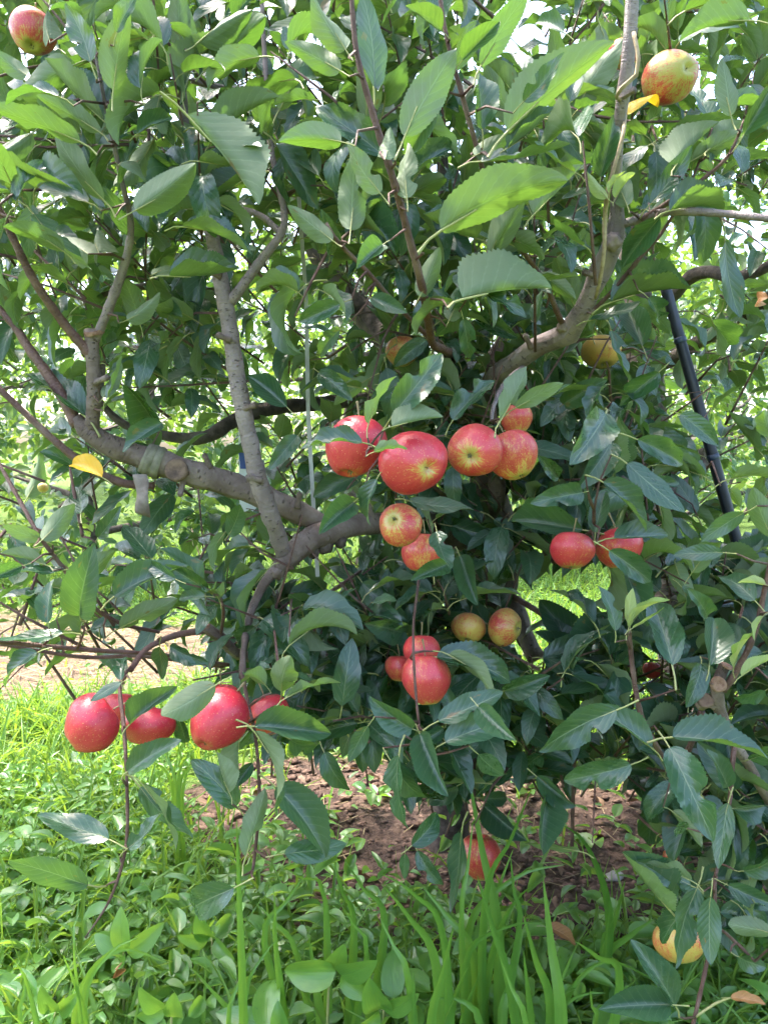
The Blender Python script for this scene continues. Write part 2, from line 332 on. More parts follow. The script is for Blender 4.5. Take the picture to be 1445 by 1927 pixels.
# ------------------------------------------------------------------ tubes (trunks, branches, twigs)
def catmull(pts, step):
    out = []
    n = len(pts)
    for i in range(n - 1):
        p0 = pts[max(i - 1, 0)]; p1 = pts[i]; p2 = pts[i + 1]; p3 = pts[min(i + 2, n - 1)]
        seg = math.dist(p1[:3], p2[:3]); k = max(1, int(seg / step))
        for j in range(k):
            t = j / k
            out.append(tuple(0.5 * ((2 * p1[a]) + (-p0[a] + p2[a]) * t + (2 * p0[a] - 5 * p1[a] + 4 * p2[a] - p3[a]) * t * t + (-p0[a] + 3 * p1[a] - 3 * p2[a] + p3[a]) * t ** 3) for a in range(4)))
    out.append(tuple(pts[-1])); return out
def tube_data(pts, sides=10, step=0.02, lumps=0.06, wob=0.0, nodes=0.0, seed=0.0):
    """pts: (x, y, z, radius). Returns verts, quad faces, uvs."""
    c = catmull([tuple(p) for p in pts], step)
    V, F, U = [], [], []
    prev = None; run = 0.0
    for i, (x, y, z, r) in enumerate(c):
        a = Vector(c[max(i - 1, 0)][:3]); b = Vector(c[min(i + 1, len(c) - 1)][:3])
        t = (b - a)
        t = t.normalized() if t.length > 1e-9 else Vector((0, 0, 1))
        if prev is None:
            prev = t.orthogonal().normalized()
        n1 = (prev - t * prev.dot(t)).normalized(); n2 = t.cross(n1); prev = n1
        if i: run += math.dist(c[i][:3], c[i - 1][:3])
        r = max(r, 0.0006)
        rr0 = r
        if nodes and i % 3 == int(seed) % 3: rr0 = r * (1 + nodes * (0.5 + 0.5 * noise.noise(Vector((i * 1.7, seed, 0)))))
        cx = Vector((x, y, z))
        if wob: cx = cx + n1 * (wob * noise.noise(Vector((run * 9, seed, 2)))) + n2 * (wob * noise.noise(Vector((run * 9, seed, 7))))
        for k in range(sides + 1):
            an = 2 * math.pi * (k % sides) / sides
            d = n1 * math.cos(an) + n2 * math.sin(an)
            rr = rr0 * (1 + lumps * (noise.noise(cx * (0.35 / r) + d * 0.9 + Vector((seed, 0, 0))) + 0.5 * noise.noise(cx * (1.2 / r) + d * 2)))
            V.append(tuple(cx + d * rr)); U.append((k / sides, run / (2 * math.pi * r) if r > 0 else 0))
        if i:
            q = (i - 1) * (sides + 1); w = i * (sides + 1)
            for k in range(sides): F.append((q + k, q + k + 1, w + k + 1, w + k))
    # end caps
    for ring, ci in ((0, 0), (len(c) - 1, len(c) - 1)):
        V.append(tuple(c[ci][:3])); U.append((0.5, 0)); m = len(V) - 1; b = ring * (sides + 1)
        for k in range(0, sides, 2):
            f = (b + k, m, b + k + 2 if k + 2 <= sides else b + sides, b + k + 1)
            F.append(f if ring == 0 else f[::-1])
    return V, F, U
def tube(name, pts, mat, parent=None, **kw):
    v, f, u = tube_data(pts, **kw)
    return mesh_obj(name, np_mesh(name, v, f, mat, u), parent)
def pxpts(lst): return [(*P(x, y, d), r * d / FPX) for x, y, d, r in lst]
BRANCH_PTS = []        # sample points of built wood (x, y, depth) for hanging the leaves
def branch(name, lst, mat, parent, **kw):
    pts = pxpts(lst)
    pts = [(*p[:3], p[3] * {'twig': .78, 'hanging_twig': .62, 'upright_shoot': .83, 'limb': .90}.get(name, .88)) for p in pts]
    rmax = max(p[3] for p in pts)
    kw.setdefault('sides', 14 if rmax > 0.012 else 8); kw.setdefault('step', max(0.008, rmax * 0.9)); kw.setdefault('nodes', 0.2); kw.setdefault('lumps', 0.11); kw.setdefault('wob', min(.004, rmax * .25))
    kw.setdefault('seed', random.random() * 50)
    for a in catmull(pts, 0.02):
        q = proj(Vector(a[:3])); BRANCH_PTS.append((q[0], q[1], q[2], a[3]))
    return tube(name, pts, mat, parent, **kw)
def disc(name, center, nrm, r, mat, parent):
    """A slightly domed pruning cut with an uneven bark lip."""
    nrm = nrm.normalized(); a = nrm.orthogonal().normalized(); b = nrm.cross(a)
    V, F = [], []; N = 16
    prof = [(0.0, -0.10), (0.35, -0.02), (0.75, 0.05), (1.0, 0.10), (1.14, -0.05), (1.16, -0.35)]
    for ri, (rr, h) in enumerate(prof):
        for k in range(N):
            an = 2 * math.pi * k / N; wob = 1 + 0.08 * noise.noise(Vector((math.cos(an) * 1.5, math.sin(an) * 1.5, r * 900)))
            V.append(center + (a * math.cos(an) + b * math.sin(an)) * (rr * r * wob) + nrm * (h * r * (1 + 0.5 * noise.noise(Vector((an, rr * 3, 1))))))
        if ri:
            for k in range(N): F.append(((ri - 1) * N + k, (ri - 1) * N + (k + 1) % N, ri * N + (k + 1) % N, ri * N + k))
    return mesh_obj(name, np_mesh(name, [tuple(v) for v in V], F, mat), parent)

# ------------------------------------------------------------------ leaf meshes
def leaf_grid(nu, nv, fold, droop, wave, wfreq, phase, side, twist, serr, ratio=0.56, shape=0.9, bite=None, petiole=0.26, cup=0.0, skew=0.0):
    """Leaf of unit length along +Y, upper side +Z. Returns verts, faces, uvs, material index."""
    V, U, F, MI = [], [], [], []
    for i in range(nu + 1):
        t = i / nu
        w = (t ** (0.62 * shape) * (1 - t) ** (0.86 - 0.1 * shape) * 1.86 * (1 - 0.10 * t ** 4)) if 0 < t < 1 else 0.0
        w = max(w, 0.012) * ratio / 2 * 1.06
        if serr and 0 < i < nu: w *= 1 + (serr if i % 2 else -serr)
        for j in range(-nv, nv + 1):
            v = j / nv
            ww = w
            if bite:
                for (bt, bs, br) in bite:
                    if v * bs > 0: ww = ww * (1 - 0.62 * max(0, 1 - ((t - bt) / br) ** 2))
            x = v * ww
            av = abs(v)
            z = fold * abs(x) + cup * x * x / max(ratio, 0.1) * 4
            z += wave * av ** 1.7 * math.sin(wfreq * 2 * math.pi * t + phase + (1.3 if v > 0 else 0)) * (0.35 + 0.65 * math.sin(math.pi * t))
            th = twist * (t - 0.2)
            x, z = x * math.cos(th) - z * math.sin(th), x * math.sin(th) + z * math.cos(th)
            x += side * t * t + skew * math.sin(math.pi * t)
            # bend along the length (arc)
            ang = droop * t
            y = math.sin(ang) / droop if abs(droop) > 1e-3 else t
            zz = -(1 - math.cos(ang)) / droop if abs(droop) > 1e-3 else 0
            ny, nz = math.sin(ang), math.cos(ang)
            V.append((x, y + z * ny, zz + z * nz)); U.append((0.5 + 0.5 * v, t))
    W = 2 * nv + 1
    for i in range(nu):
        for j in range(W - 1):
            F.append((i * W + j, i * W + j + 1, (i + 1) * W + j + 1, (i + 1) * W + j)); MI.append(0)
    if petiole > 0:
        pts = [(0, -petiole, -petiole * 0.30, 0.016), (0, -petiole * 0.5, -petiole * 0.06, 0.011), (0, 0.0, -0.008, 0.012), (0, 0.30, -(1 - math.cos(droop * 0.3)) / droop - 0.006 if abs(droop) > 1e-3 else -0.006, 0.007)]
        S = 4; b0 = len(V)
        for (x, y, z, r) in pts:
            for k in range(S):
                a = math.pi / 4 + math.pi / 2 * k
                V.append((x + r * math.cos(a), y, z + r * math.sin(a))); U.append((0.5, 0.5))
        for i in range(len(pts) - 1):
            for k in range(S):
                F.append((b0 + i * S + k, b0 + i * S + (k + 1) % S, b0 + (i + 1) * S + (k + 1) % S, b0 + (i + 1) * S + k)); MI.append(1)
    return np.array(V), np.array(F), np.array(U), np.array(MI)
HERO, HEROM, STRAIGHT = [], {}, []
for i in range(28):
    r = random.Random(100 + i)
    g = leaf_grid(44, 3, r.choice([.15, .35, .6, .9, 1.3]) * r.uniform(.7, 1.2), r.choice([-.3, 0.15, 0.5, 0.9, 1.3, 1.9]) * r.uniform(0.8, 1.2), r.uniform(0.015, 0.045), r.uniform(1.4, 3.0), r.uniform(0, 6), r.uniform(-0.16, 0.16), r.uniform(-1.1, 1.1), 0.034,
                  r.uniform(0.45, 0.55), r.uniform(0.82, 0.98), [(r.uniform(0.3, 0.75), r.choice([-1, 1]), r.uniform(0.07, 0.16))] if i % 4 == 3 else None, cup=r.uniform(-0.25, 0.5), skew=r.uniform(-0.03, 0.03))
    HERO.append(g)
    if g[0][:, 2].min() > -0.52: STRAIGHT.append(i)
def hero_mesh(i, mat='leaf'):
    key = (i, mat)
    if key not in HEROM:
        g = HERO[i]; HEROM[key] = np_mesh('leaf', g[0], g[1], [M[mat], M['petiole']], g[2], True, None, g[3])
    return HEROM[key]
MID = []
for i in range(10):
    r = random.Random(300 + i)
    MID.append(leaf_grid(9, 2, r.uniform(0.05, 0.5), r.uniform(0.2, 1.4), r.uniform(0.02, 0.06), r.uniform(1.3, 2.6), r.uniform(0, 6), r.uniform(-0.12, 0.12), r.uniform(-0.5, 0.5), 0.03, 0.50, 0.9, None, 0.24, r.uniform(-0.2, 0.5)))
FAR = []
for i in range(6):
    r = random.Random(400 + i)
    FAR.append(leaf_grid(4, 1, r.uniform(0.1, 0.5), r.uniform(0.2, 1.2), 0.02, 1.5, r.uniform(0, 6), r.uniform(-0.1, 0.1), r.uniform(-0.4, 0.4), 0, 0.62, 0.9, None, 0.0))
def merged(name, templ, pos, rot, scale, mats, parent=None, tint=None):
    """Many leaves as one mesh. pos (N,3), rot (N,3,3) columns = width/length/normal, scale (N,) or (N,3)."""
    pos = np.asarray(pos, float); rot = np.asarray(rot, float); scale = np.asarray(scale, float)
    if scale.ndim == 1: scale = np.repeat(scale[:, None], 3, 1)
    N = len(pos); tint = rng.random(N) if tint is None else tint
    pick = rng.integers(0, len(templ), N)
    VV, FF, UU, TT, MM = [], [], [], [], []; off = 0
    for k, g in enumerate(templ):
        ix = np.where(pick == k)[0]
        if not len(ix): continue
        v = g[0][None] * scale[ix][:, None, :]
        w = np.einsum('nij,nvj->nvi', rot[ix], v) + pos[ix][:, None, :]
        nv = len(g[0]); VV.append(w.reshape(-1, 3))
        FF.append((g[1][None] + (np.arange(len(ix)) * nv)[:, None, None]).reshape(-1, 4) + off); off += nv * len(ix)
        UU.append(np.tile(g[2], (len(ix), 1))); TT.append(np.repeat(tint[ix], nv)); MM.append(np.tile(g[3], len(ix)))
    me = np_mesh(name, np.concatenate(VV), np.concatenate(FF), mats, np.concatenate(UU), True, np.concatenate(TT), np.concatenate(MM))
    return mesh_obj(name, me, parent)
def frames(dirs, ups):
    """Rotation matrices with Y = dirs and Z as near ups as possible."""
    d = dirs / np.linalg.norm(dirs, axis=1, keepdims=True)
    z = ups - d * np.sum(ups * d, 1, keepdims=True); z /= np.maximum(np.linalg.norm(z, axis=1, keepdims=True), 1e-6)
    x = np.cross(d, z)
    return np.stack([x, d, z], 2)
# ------------------------------------------------------------------ the tree in front
base = P(845, 1590, ground_d(1590)); base.z = ground_z(base.x, base.y)
tree = empty('apple_tree', base)
tag(tree, 'large apple tree in the foreground with long grey limbs and clusters of red apples', 'tree', 'apple trees of the orchard')
dtrunk = ground_d(1590)
tube('trunk', [(base.x, base.y, -0.06, 0.065)] + pxpts([(846, 1560, dtrunk, 36), (850, 1480, 2.14, 33), (880, 1300, 2.06, 36), (925, 1120, 1.98, 44), (932, 1020, 1.92, 42), (915, 900, 1.85, 30), (880, 760, 1.80, 24), (855, 670, 1.78, 19), (845, 500, 1.80, 15), (832, 300, 1.85, 11), (815, 60, 1.9, 8), (800, -200, 1.95, 5)]),
     M['old_bark'], tree, sides=20, step=0.025, lumps=0.16, nodes=0.1, seed=3.0)
NB = [  # name, points (photo x, y, metres, radius in photo pixels), bark
 ('limb', [(932,1030,1.92,34),(800,985,1.60,26),(715,985,1.40,21),(650,992,1.32,24),(585,1013,1.27,25),(548,1042,1.24,24),(520,1076,1.22,15)], 'bark'),
 ('limb', [(612,990,1.30,20),(520,945,1.27,25),(420,908,1.24,25),(330,880,1.21,26),(250,855,1.20,24),(195,832,1.18,23),(160,806,1.17,21),(146,786,1.17,13)], 'bark'),
 ('upright_shoot', [(536,1056,1.24,16),(505,960,1.18,21),(475,850,1.15,19),(447,720,1.13,19),(425,580,1.12,18),(405,460,1.12,16),(372,330,1.10,14),(348,250,1.08,12),(342,150,1.06,9),(340,40,1.04,6),(345,-90,1.03,4)], 'shoot'),
 ('branch', [(434,570,1.12,12),(490,490,1.12,10),(528,440,1.12,9),(535,400,1.12,7),(520,330,1.12,6),(508,250,1.12,6),(497,70,1.12,5),(492,-60,1.12,4)], 'shoot'),
 ('branch', [(530,440,1.12,7),(490,405,1.13,7),(430,388,1.14,6),(340,366,1.16,5),(260,330,1.18,4)], 'shoot'),
 ('branch', [(170,815,1.17,16),(177,740,1.15,15),(175,660,1.14,15),(175,622,1.14,16)], 'bark'),
 ('branch', [(180,640,1.14,9),(213,560,1.12,11),(236,490,1.10,9),(246,420,1.07,7),(230,340,1.03,5),(208,240,0.99,5),(190,150,0.96,4),(175,70,0.95,3)], 'shoot'),
 ('branch', [(172,668,1.14,13),(125,615,1.12,10),(62,525,1.08,9),(0,400,1.04,8),(-60,280,1.0,7)], 'twig'),
 ('branch', [(148,800,1.17,14),(105,725,1.17,12),(55,655,1.17,10),(25,610,1.17,8),(-40,540,1.17,7)], 'twig'),
 ('branch', [(290,915,1.22,8),(235,910,1.20,9),(175,885,1.17,9),(110,835,1.14,8),(50,780,1.12,7),(-20,715,1.10,7)], 'twig'),
 ('branch', [(520,1070,1.22,13),(492,1105,1.21,10),(470,1160,1.19,8),(460,1220,1.15,7),(456,1275,1.10,7)], 'bark'),
 ('branch', [(640,1238,1.35,10),(590,1240,1.32,10),(520,1242,1.28,9),(450,1232,1.22,11),(415,1200,1.18,12),(385,1178,1.15,11)], 'bark'),
 ('branch', [(395,1186,1.16,7),(330,1196,1.12,7),(275,1222,1.08,6),(245,1262,1.04,6)], 'twig'),
 ('branch', [(430,1252,1.22,4),(300,1232,1.12,4),(180,1224,1.05,5),(80,1216,1.0,5),(-20,1206,.96,5)], 'twig'),
 ('branch', [(420,1255,1.22,4),(270,1235,1.15,4),(150,1236,1.1,4),(0,1212,1.02,4)], 'twig'),
 ('branch', [(640,1238,1.35,10),(760,1200,1.6,13),(900,1120,1.95,18)], 'bark'),
 ('limb', [(915,880,1.86,24),(905,770,1.60,21),(920,722,1.45,20),(965,685,1.36,20),(1020,650,1.30,21),(1068,628,1.25,22),(1098,580,1.22,20),(1130,510,1.18,20),(1155,445,1.15,21),(1160,400,1.13,14),(1158,330,1.10,11),(1163,250,1.06,12),(1178,130,1.02,14),(1190,10,1.0,13),(1198,-120,0.98,11)], 'shoot'),
 ('branch', [(1170,420,1.14,10),(1215,408,1.12,10),(1260,398,1.10,9),(1350,400,1.06,8),(1450,411,1.02,8),(1560,420,1.0,7)], 'shoot'),
 ('twig', [(1205,412,1.12,6),(1265,375,1.10,6),(1325,335,1.08,5),(1372,290,1.06,4),(1400,225,1.05,3)], 'twig'),
 ('twig', [(1062,622,1.25,6),(1130,570,1.2,5),(1200,490,1.15,5),(1250,430,1.12,4),(1300,340,1.1,3),(1340,240,1.08,3)], 'twig'),
 ('twig', [(1068,625,1.25,7),(1050,592,1.22,7),(1020,522,1.15,6),(962,442,1.05,6),(925,380,0.98,6),(900,290,0.93,6),(870,180,0.90,6),(842,80,0.88,5),(826,-20,0.87,5)], 'twig'),
 ('twig', [(855,668,1.45,10),(832,655,1.25,10),(812,640,1.1,10),(797,545,0.96,10),(765,430,0.90,9),(735,320,0.86,9),(700,200,0.84,8),(670,95,0.83,7),(658,-20,0.82,6)], 'twig'),
 ('twig', [(812,640,1.1,6),(745,572,1.04,5),(690,510,1.0,5),(640,460,0.97,5),(612,420,0.96,5)], 'twig'),
 ('branch', [(905,800,1.75,14),(868,700,1.6,14),(846,668,1.45,12)], 'bark'),
 ('branch', [(548,170,2.2,20),(565,340,2.15,24),(600,470,2.1,28),(660,560,2.05,26),(760,680,1.95,26),(885,830,1.87,24)], 'old_bark'),
 ('branch', [(1120,330,2.02,18),(1092,415,2.0,22),(1040,500,1.98,27),(980,600,1.95,26),(930,700,1.9,26),(908,840,1.86,26)], 'old_bark'),
 ('branch', [(860,740,1.8,16),(700,750,1.85,15),(600,760,1.80,14),(500,770,1.70,15),(440,795,1.65,15),(385,825,1.62,14),(300,815,1.60,10),(220,790,1.58,8),(150,700,1.56,6)], 'old_bark'),
 ('branch', [(440,545,1.6,8),(380,548,1.58,9),(280,538,1.55,8),(180,560,1.5,6)], 'bark'),
 ('branch', [(560,170,1.9,9),(500,165,1.85,9),(440,170,1.8,8),(360,150,1.75,6)], 'shoot'),
 ('branch', [(1010,1240,1.9,18),(985,1190,1.93,20),(960,1130,1.96,26)], 'bark'),
 ('branch', [(935,1060,1.9,16),(905,1000,1.7,14),(935,940,1.55,18),(930,880,1.5,15),(925,800,1.45,8)], 'bark'),
 ('hanging_twig', [(246,1255,1.04,5),(226,1290,1.0,6),(233,1370,.97,6),(239,1480,.95,5),(237,1590,.94,5),(208,1690,.93,4),(160,1766,.92,2)], 'twig'),
 ('hanging_twig', [(456,1270,1.10,6),(468,1330,1.03,5),(481,1390,1.0,5),(488,1500,.97,5),(480,1600,.96,5),(475,1640,.95,4)], 'twig'),
 ('hanging_twig', [(800,1010,1.3,4),(785,1110,1.15,4),(778,1200,1.02,4),(783,1320,.98,4),(797,1425,.96,4)], 'twig'),
 ('hanging_twig', [(945,1120,1.95,8),(915,1250,1.75,6),(895,1400,1.6,5),(893,1500,1.5,5),(898,1550,1.46,4)], 'twig'),
 ('hanging_twig', [(960,1120,1.95,10),(1060,1200,1.7,7),(1080,1400,1.6,6),(1075,1600,1.6,6)], 'twig'),
 ('twig', [(985,690,1.34,6),(950,720,1.2,6),(930,760,1.08,5),(925,792,1.02,4)], 'shoot'),
 ('twig', [(905,1000,1.7,5),(800,900,1.3,5),(735,850,1.02,5),(695,842,.90,4)], 'twig'),
 ('twig', [(1000,980,1.7,7),(1040,1055,1.5,7),(1080,1020,1.3,6),(1112,1000,1.12,5),(1118,960,1.05,4)], 'twig'),
 ('twig', [(415,1200,1.18,4),(420,1150,1.1,4),(412,1120,1.05,3)], 'twig'),
 ('twig', [(-20,840,1.1,4),(30,930,1.08,5),(75,1010,1.06,5),(120,1070,1.08,5),(150,1120,1.1,5),(220,1170,1.16,5),(300,1190,1.2,4)], 'twig'),
 ('twig', [(132,880,1.15,3),(140,930,1.13,4),(155,1010,1.12,4)], 'twig'),
]
for nm, lst, mt in NB: branch(nm, lst, M[mt], tree, **({'lumps': 0.14} if mt == 'old_bark' else {}))
# short fruiting spurs on the limbs
for (x, y, d, dx, dy) in ((470, 905, 1.23, 8, -26), (395, 880, 1.22, -10, -24), (560, 955, 1.26, 4, -26), (640, 975, 1.30, 10, -26), (492, 905, 1.15, -26, -8), (455, 770, 1.13, 26, -8), (433, 640, 1.11, -24, -10), (415, 520, 1.11, -22, -12), (1000, 655, 1.30, -12, -24), (1090, 590, 1.22, 26, -6),
                         (1125, 520, 1.18, -26, -8), (1172, 180, 1.03, 22, -12), (240, 850, 1.19, 6, -26), (178, 720, 1.14, 24, -10), (700, 975, 1.36, -6, -24), (345, 905, 1.21, -6, 26)):
    a = P(x, y, d); b = P(x + dx, y + dy, d - .012)
    tube('spur_stub', [(*a, .0058), (*a.lerp(b, .5), .0042), (*b, .0048), (*(b + (b - a) * .12), .002)], M['bark'], tree, sides=8, step=.004, lumps=.25, seed=x)
# pruning cuts and burr wood
disc('cut_face', P(176, 622, 1.135), (UV * 0.9 - FV * 0.45 - RV * .15), 0.0125, M['cut'], tree)
disc('cut_face', P(331, 884, 1.186), (-FV + UV * 0.15), 0.0155, M['cut_dark'], tree)
disc('cut_face', P(384, 1176, 1.147), (UV - FV * 0.3), 0.0075, M['cut'], tree)
for (x, y, d, r) in ((520, 1076, 1.22, 15), (560, 1012, 1.25, 9), (1152, 455, 1.12, 17), (1062, 615, 1.24, 14), (610, 1028, 1.29, 16), (640, 1020, 1.3, 12), (590, 1040, 1.275, 11)):
    c = P(x, y, d); R_ = r * d / FPX
    bm = bmesh.new(); bmesh.ops.create_icosphere(bm, subdivisions=3, radius=1)
    for v in bm.verts: v.co = c + v.co * R_ * (1 + 0.35 * noise.noise(v.co * 2.2 + c * 50) + 0.12 * noise.noise(v.co * 7))
    me = bpy.data.meshes.new('burr'); bm.to_mesh(me); bm.free(); me.materials.append(M['old_bark'] if y > 1000 and x > 580 else M['bark'])
    for p in me.polygons: p.use_smooth = True
    mesh_obj('burr', me, tree)

# ------------------------------------------------------------------ the neighbouring tree at the right edge
b2 = P(1300, 1470, ground_d(1470)); b2.z = ground_z(b2.x, b2.y)
tree2 = empty('apple_tree', b2)
tag(tree2, 'apple tree at the right edge with a pruned fork, its leaves hanging to the ground', 'tree', 'apple trees of the orchard')
tube('trunk', [(b2.x, b2.y, -0.06, 0.075)] + pxpts([(1298, 1440, 2.55, 36), (1270, 1200, 2.6, 34), (1235, 900, 2.6, 32), (1205, 640, 2.6, 32), (1190, 480, 2.6, 26), (1200, 300, 2.6, 18), (1230, 100, 2.6, 12), (1250, -200, 2.6, 6)]), M['old_bark'], tree2, sides=18, step=0.03, lumps=0.15, seed=9.0)
NB2 = [
 ('branch', [(1280,1300,2.6,14),(1400,1500,2.1,16),(1500,1600,1.6,14),(1490,1570,1.3,11),(1440,1500,1.18,10),(1408,1440,1.13,10),(1380,1390,1.11,10),(1358,1335,1.1,12),(1352,1290,1.09,13),(1366,1255,1.085,11)], 'bark'),
 ('twig', [(1360,1300,1.09,9),(1385,1265,1.08,8),(1420,1190,1.06,7),(1440,1100,1.05,6),(1455,1020,1.04,5),(1470,900,1.03,4)], 'twig'),
 ('branch', [(1350,1330,1.1,11),(1330,1318,1.11,13),(1318,1330,1.12,13)], 'bark'),
 ('twig', [(1383,1400,1.11,7),(1378,1440,1.1,6),(1374,1500,1.09,5),(1360,1590,1.08,4),(1345,1650,1.07,4)], 'twig'),
 ('twig', [(1320,1340,1.12,8),(1290,1420,1.2,7),(1250,1425,1.12,7),(1232,1400,1.06,7),(1205,1345,1.04,6),(1190,1265,1.03,6),(1184,1185,1.02,5)], 'twig'),
 ('twig', [(1345,1650,1.07,4),(1345,1720,1.05,5),(1335,1790,1.04,5),(1322,1850,1.03,5),(1304,1930,1.02,5),(1295,1980,1.02,4)], 'twig'),
 ('twig', [(1345,1740,1.05,3),(1385,1775,1.05,4),(1420,1810,1.05,3)], 'twig'),
 ('twig', [(1308,1915,1.02,3),(1345,1890,1.02,3),(1385,1875,1.01,2)], 'petiole'),
 ('branch', [(1240,900,2.6,16),(1180,1050,2.1,12),(1140,1200,1.7,9),(1110,1350,1.4,7)], 'old_bark'),
 ('branch', [(1230,900,2.6,16),(1330,850,2.0,12),(1300,900,1.6,9),(1230,930,1.35,6),(1170,900,1.22,5)], 'old_bark'),
 ('branch', [(1220,700,2.6,16),(1320,640,2.3,14),(1445,560,2.0,14),(1560,500,1.9,10)], 'old_bark'),
 ('branch', [(1205,640,2.6,16),(1300,520,2.4,14),(1400,520,2.2,12),(1500,470,2.1,9)], 'old_bark'),
]
for nm, lst, mt in NB2: branch(nm, lst, M[mt], tree2, **({'lumps': 0.14} if mt == 'old_bark' else {}))
disc('cut_face', P(1353, 1288, 1.072), (-FV + UV * 0.25), 0.0095, M['cut'], tree2)
disc('cut_face', P(1368, 1252, 1.084), (UV + RV * 0.4 - FV * .3), 0.0075, M['cut'], tree2)
disc('cut_face', P(1328, 1318, 1.098), (-FV + UV * 0.6 - RV * .3), 0.0095, M['cut_dark'], tree2)

# ------------------------------------------------------------------ apples
def apple_mesh(seed, tall, taper, lob):
    r = random.Random(seed); ph = r.uniform(0, 6); lean = r.uniform(0.06, 0.14) * r.choice([-1, 1])
    V, F = [], []; N, K = 36, 24
    for i in range(K + 1):
        a = math.pi * i / K                                    # 0 at stalk, pi at calyx
        sr = math.sin(a)
        rad = sr ** 0.88
        z = math.cos(a) * tall
        z -= 0.42 * math.exp(-(rad / 0.30) ** 2) if a < 1.5 else 0
        z += 0.20 * math.exp(-(rad / 0.27) ** 2) if a > 1.5 else 0
        tp = 1 - taper * max(0, -math.cos(a)) ** 1.3 + 0.02 * math.cos(a)
        for k in range(N):
            th = 2 * math.pi * k / N
            lb = 1 + lob * math.cos(5 * th + ph) * (max(0, -math.cos(a)) ** 1.5 + 0.25) + 0.04 * math.cos(2 * th + ph) + 0.02 * math.cos(3 * th + 2 * ph)
            x, y = rad * tp * lb * math.cos(th), rad * tp * lb * math.sin(th)
            V.append((x + lean * z, y, z + 0.05 * math.cos(th + ph) * rad * rad * math.cos(a)))
        if i:
            for k in range(N): F.append(((i - 1) * N + k, i * N + k, i * N + (k + 1) % N, (i - 1) * N + (k + 1) % N))
    return np_mesh('apple', V, F, M['apple'])
AM = [apple_mesh(1, 0.92, 0.22, 0.025), apple_mesh(2, 0.98, 0.28, 0.035), apple_mesh(3, 0.86, 0.14, 0.02), apple_mesh(4, 1.0, 0.32, 0.03), apple_mesh(5, 0.90, 0.18, 0.03)]
def calyx_mesh():
    V, F = [], []
    for k in range(5):
        a = 2 * math.pi * k / 5; d = Vector((math.cos(a), math.sin(a), 0)); s = Vector((-math.sin(a), math.cos(a), 0))
        b = len(V)
        for (t, w, h) in ((0.01, 0.03, 0.0), (0.06, 0.035, -0.05), (0.09, 0.022, -0.11), (0.07, 0.005, -0.17)):
            for sg in (-1, 1): V.append(tuple(d * t + s * (w * sg) + Vector((0, 0, h - 0.72 + 0.03 * (k % 2)))))
        for i in range(3): F.append((b + 2 * i, b + 2 * i + 1, b + 2 * i + 3, b + 2 * i + 2))
    return np_mesh('calyx', V, F, M['calyx'])
CALYX = calyx_mesh()
sv, sf, su = tube_data([(0, 0, 0.45, 0.035), (0.01, 0, 0.70, 0.030), (0.05, 0.02, 1.0, 0.030), (0.14, 0.04, 1.32, 0.034), (0.20, 0.05, 1.5, 0.055)], sides=7, step=0.08)
STEM = np_mesh('stem', sv, sf, M['stem'], su)
APPLES = []
def apple(cx, cy, w, h, d, cal, red, yel, label, variant=0, group='apples on the tree in front', spin=None):
    c = P(cx, cy, d); R_ = w * d / FPX / 2
    zdir = -(RV * cal[0] + UV * cal[1] - FV * cal[2]).normalized()
    q = zdir.to_track_quat('Z', 'Y').to_matrix() @ Matrix.Rotation(random.uniform(0, 6.28) if spin is None else spin, 3, 'Z')
    o = mesh_obj('apple', AM[variant]); 
    hs = max(0.86, min(1.12, h / w)) if abs(cal[1]) > 0.5 else 1.0
    o.matrix_world = Matrix.Translation(c) @ q.to_4x4() @ Matrix.Diagonal((R_, R_, R_ * hs, 1))
    o.color = (red, yel, 0, 1)
    ca = mesh_obj('calyx', CALYX); ca.parent = o
    stm = mesh_obj('stem', STEM); stm.parent = o
    tag(o, label, 'apple', group); APPLES.append((cx, cy, max(w, h) / 2, d)); return o
G1, G2, G3, G4, G5 = 'apples in the middle cluster', 'apples in the lower left cluster', 'apples low on the trunk side', 'apples at the top', 'apples in the background'
apple(668, 841, 116, 128, 1.02, (-.15, -.93, .33), .92, .6, 'big pink-red apple behind a dark leaf, leftmost of the middle cluster', 0, G1)
apple(779, 871, 126, 138, .96, (.37, -.29, .88), .93, .5, 'largest bright red apple with its calyx facing us, centre of the middle cluster', 1, G1)
apple(893, 848, 103, 108, 1.00, (-.33, -.30, .90), .70, .7, 'rose and yellow apple facing us right of the largest apple', 2, G1)
apple(965, 857, 94, 104, 1.06, (.3, -.9, .25), .62, .9, 'yellow streaked red apple, rightmost of the middle cluster', 4, G1)
apple(972, 790, 62, 64, 1.22, (.1, -.95, .2), .62, .8, 'small orange-red apple peeping out above the rightmost cluster apple', 0, G1)
apple(753, 987, 84, 87, 1.05, (-.35, .33, .88), .52, .6, 'small yellow-red apple below the largest one, calyx turned up', 2, G1)
apple(797, 1040, 80, 84, 1.13, (-.1, -.95, .2), .62, .8, 'striped apple half hidden by a leaf under the small yellow-red apple', 0, G1)
apple(1076, 1036, 87, 82, 1.10, (-.1, -.96, .2), .78, .7, 'round red apple with deep stalk hollow, left of the pair near the black pipe', 2, 'pair of red apples at the right')
apple(1166, 1030, 92, 90, 1.14, (.15, -.95, .2), .72, .7, 'red apple crossed by two dark leaves, right of the pair', 4, 'pair of red apples at the right')
apple(881, 1182, 66, 66, 1.35, (-.2, -.8, .5), .36, .8, 'pale striped small apple resting behind a leaf, left of two under the trunk bend', 2, G3)
apple(950, 1180, 71, 66, 1.33, (.78, -.02, .62), .40, .7, 'pale striped small apple with calyx to the right under the trunk bend', 4, G3)
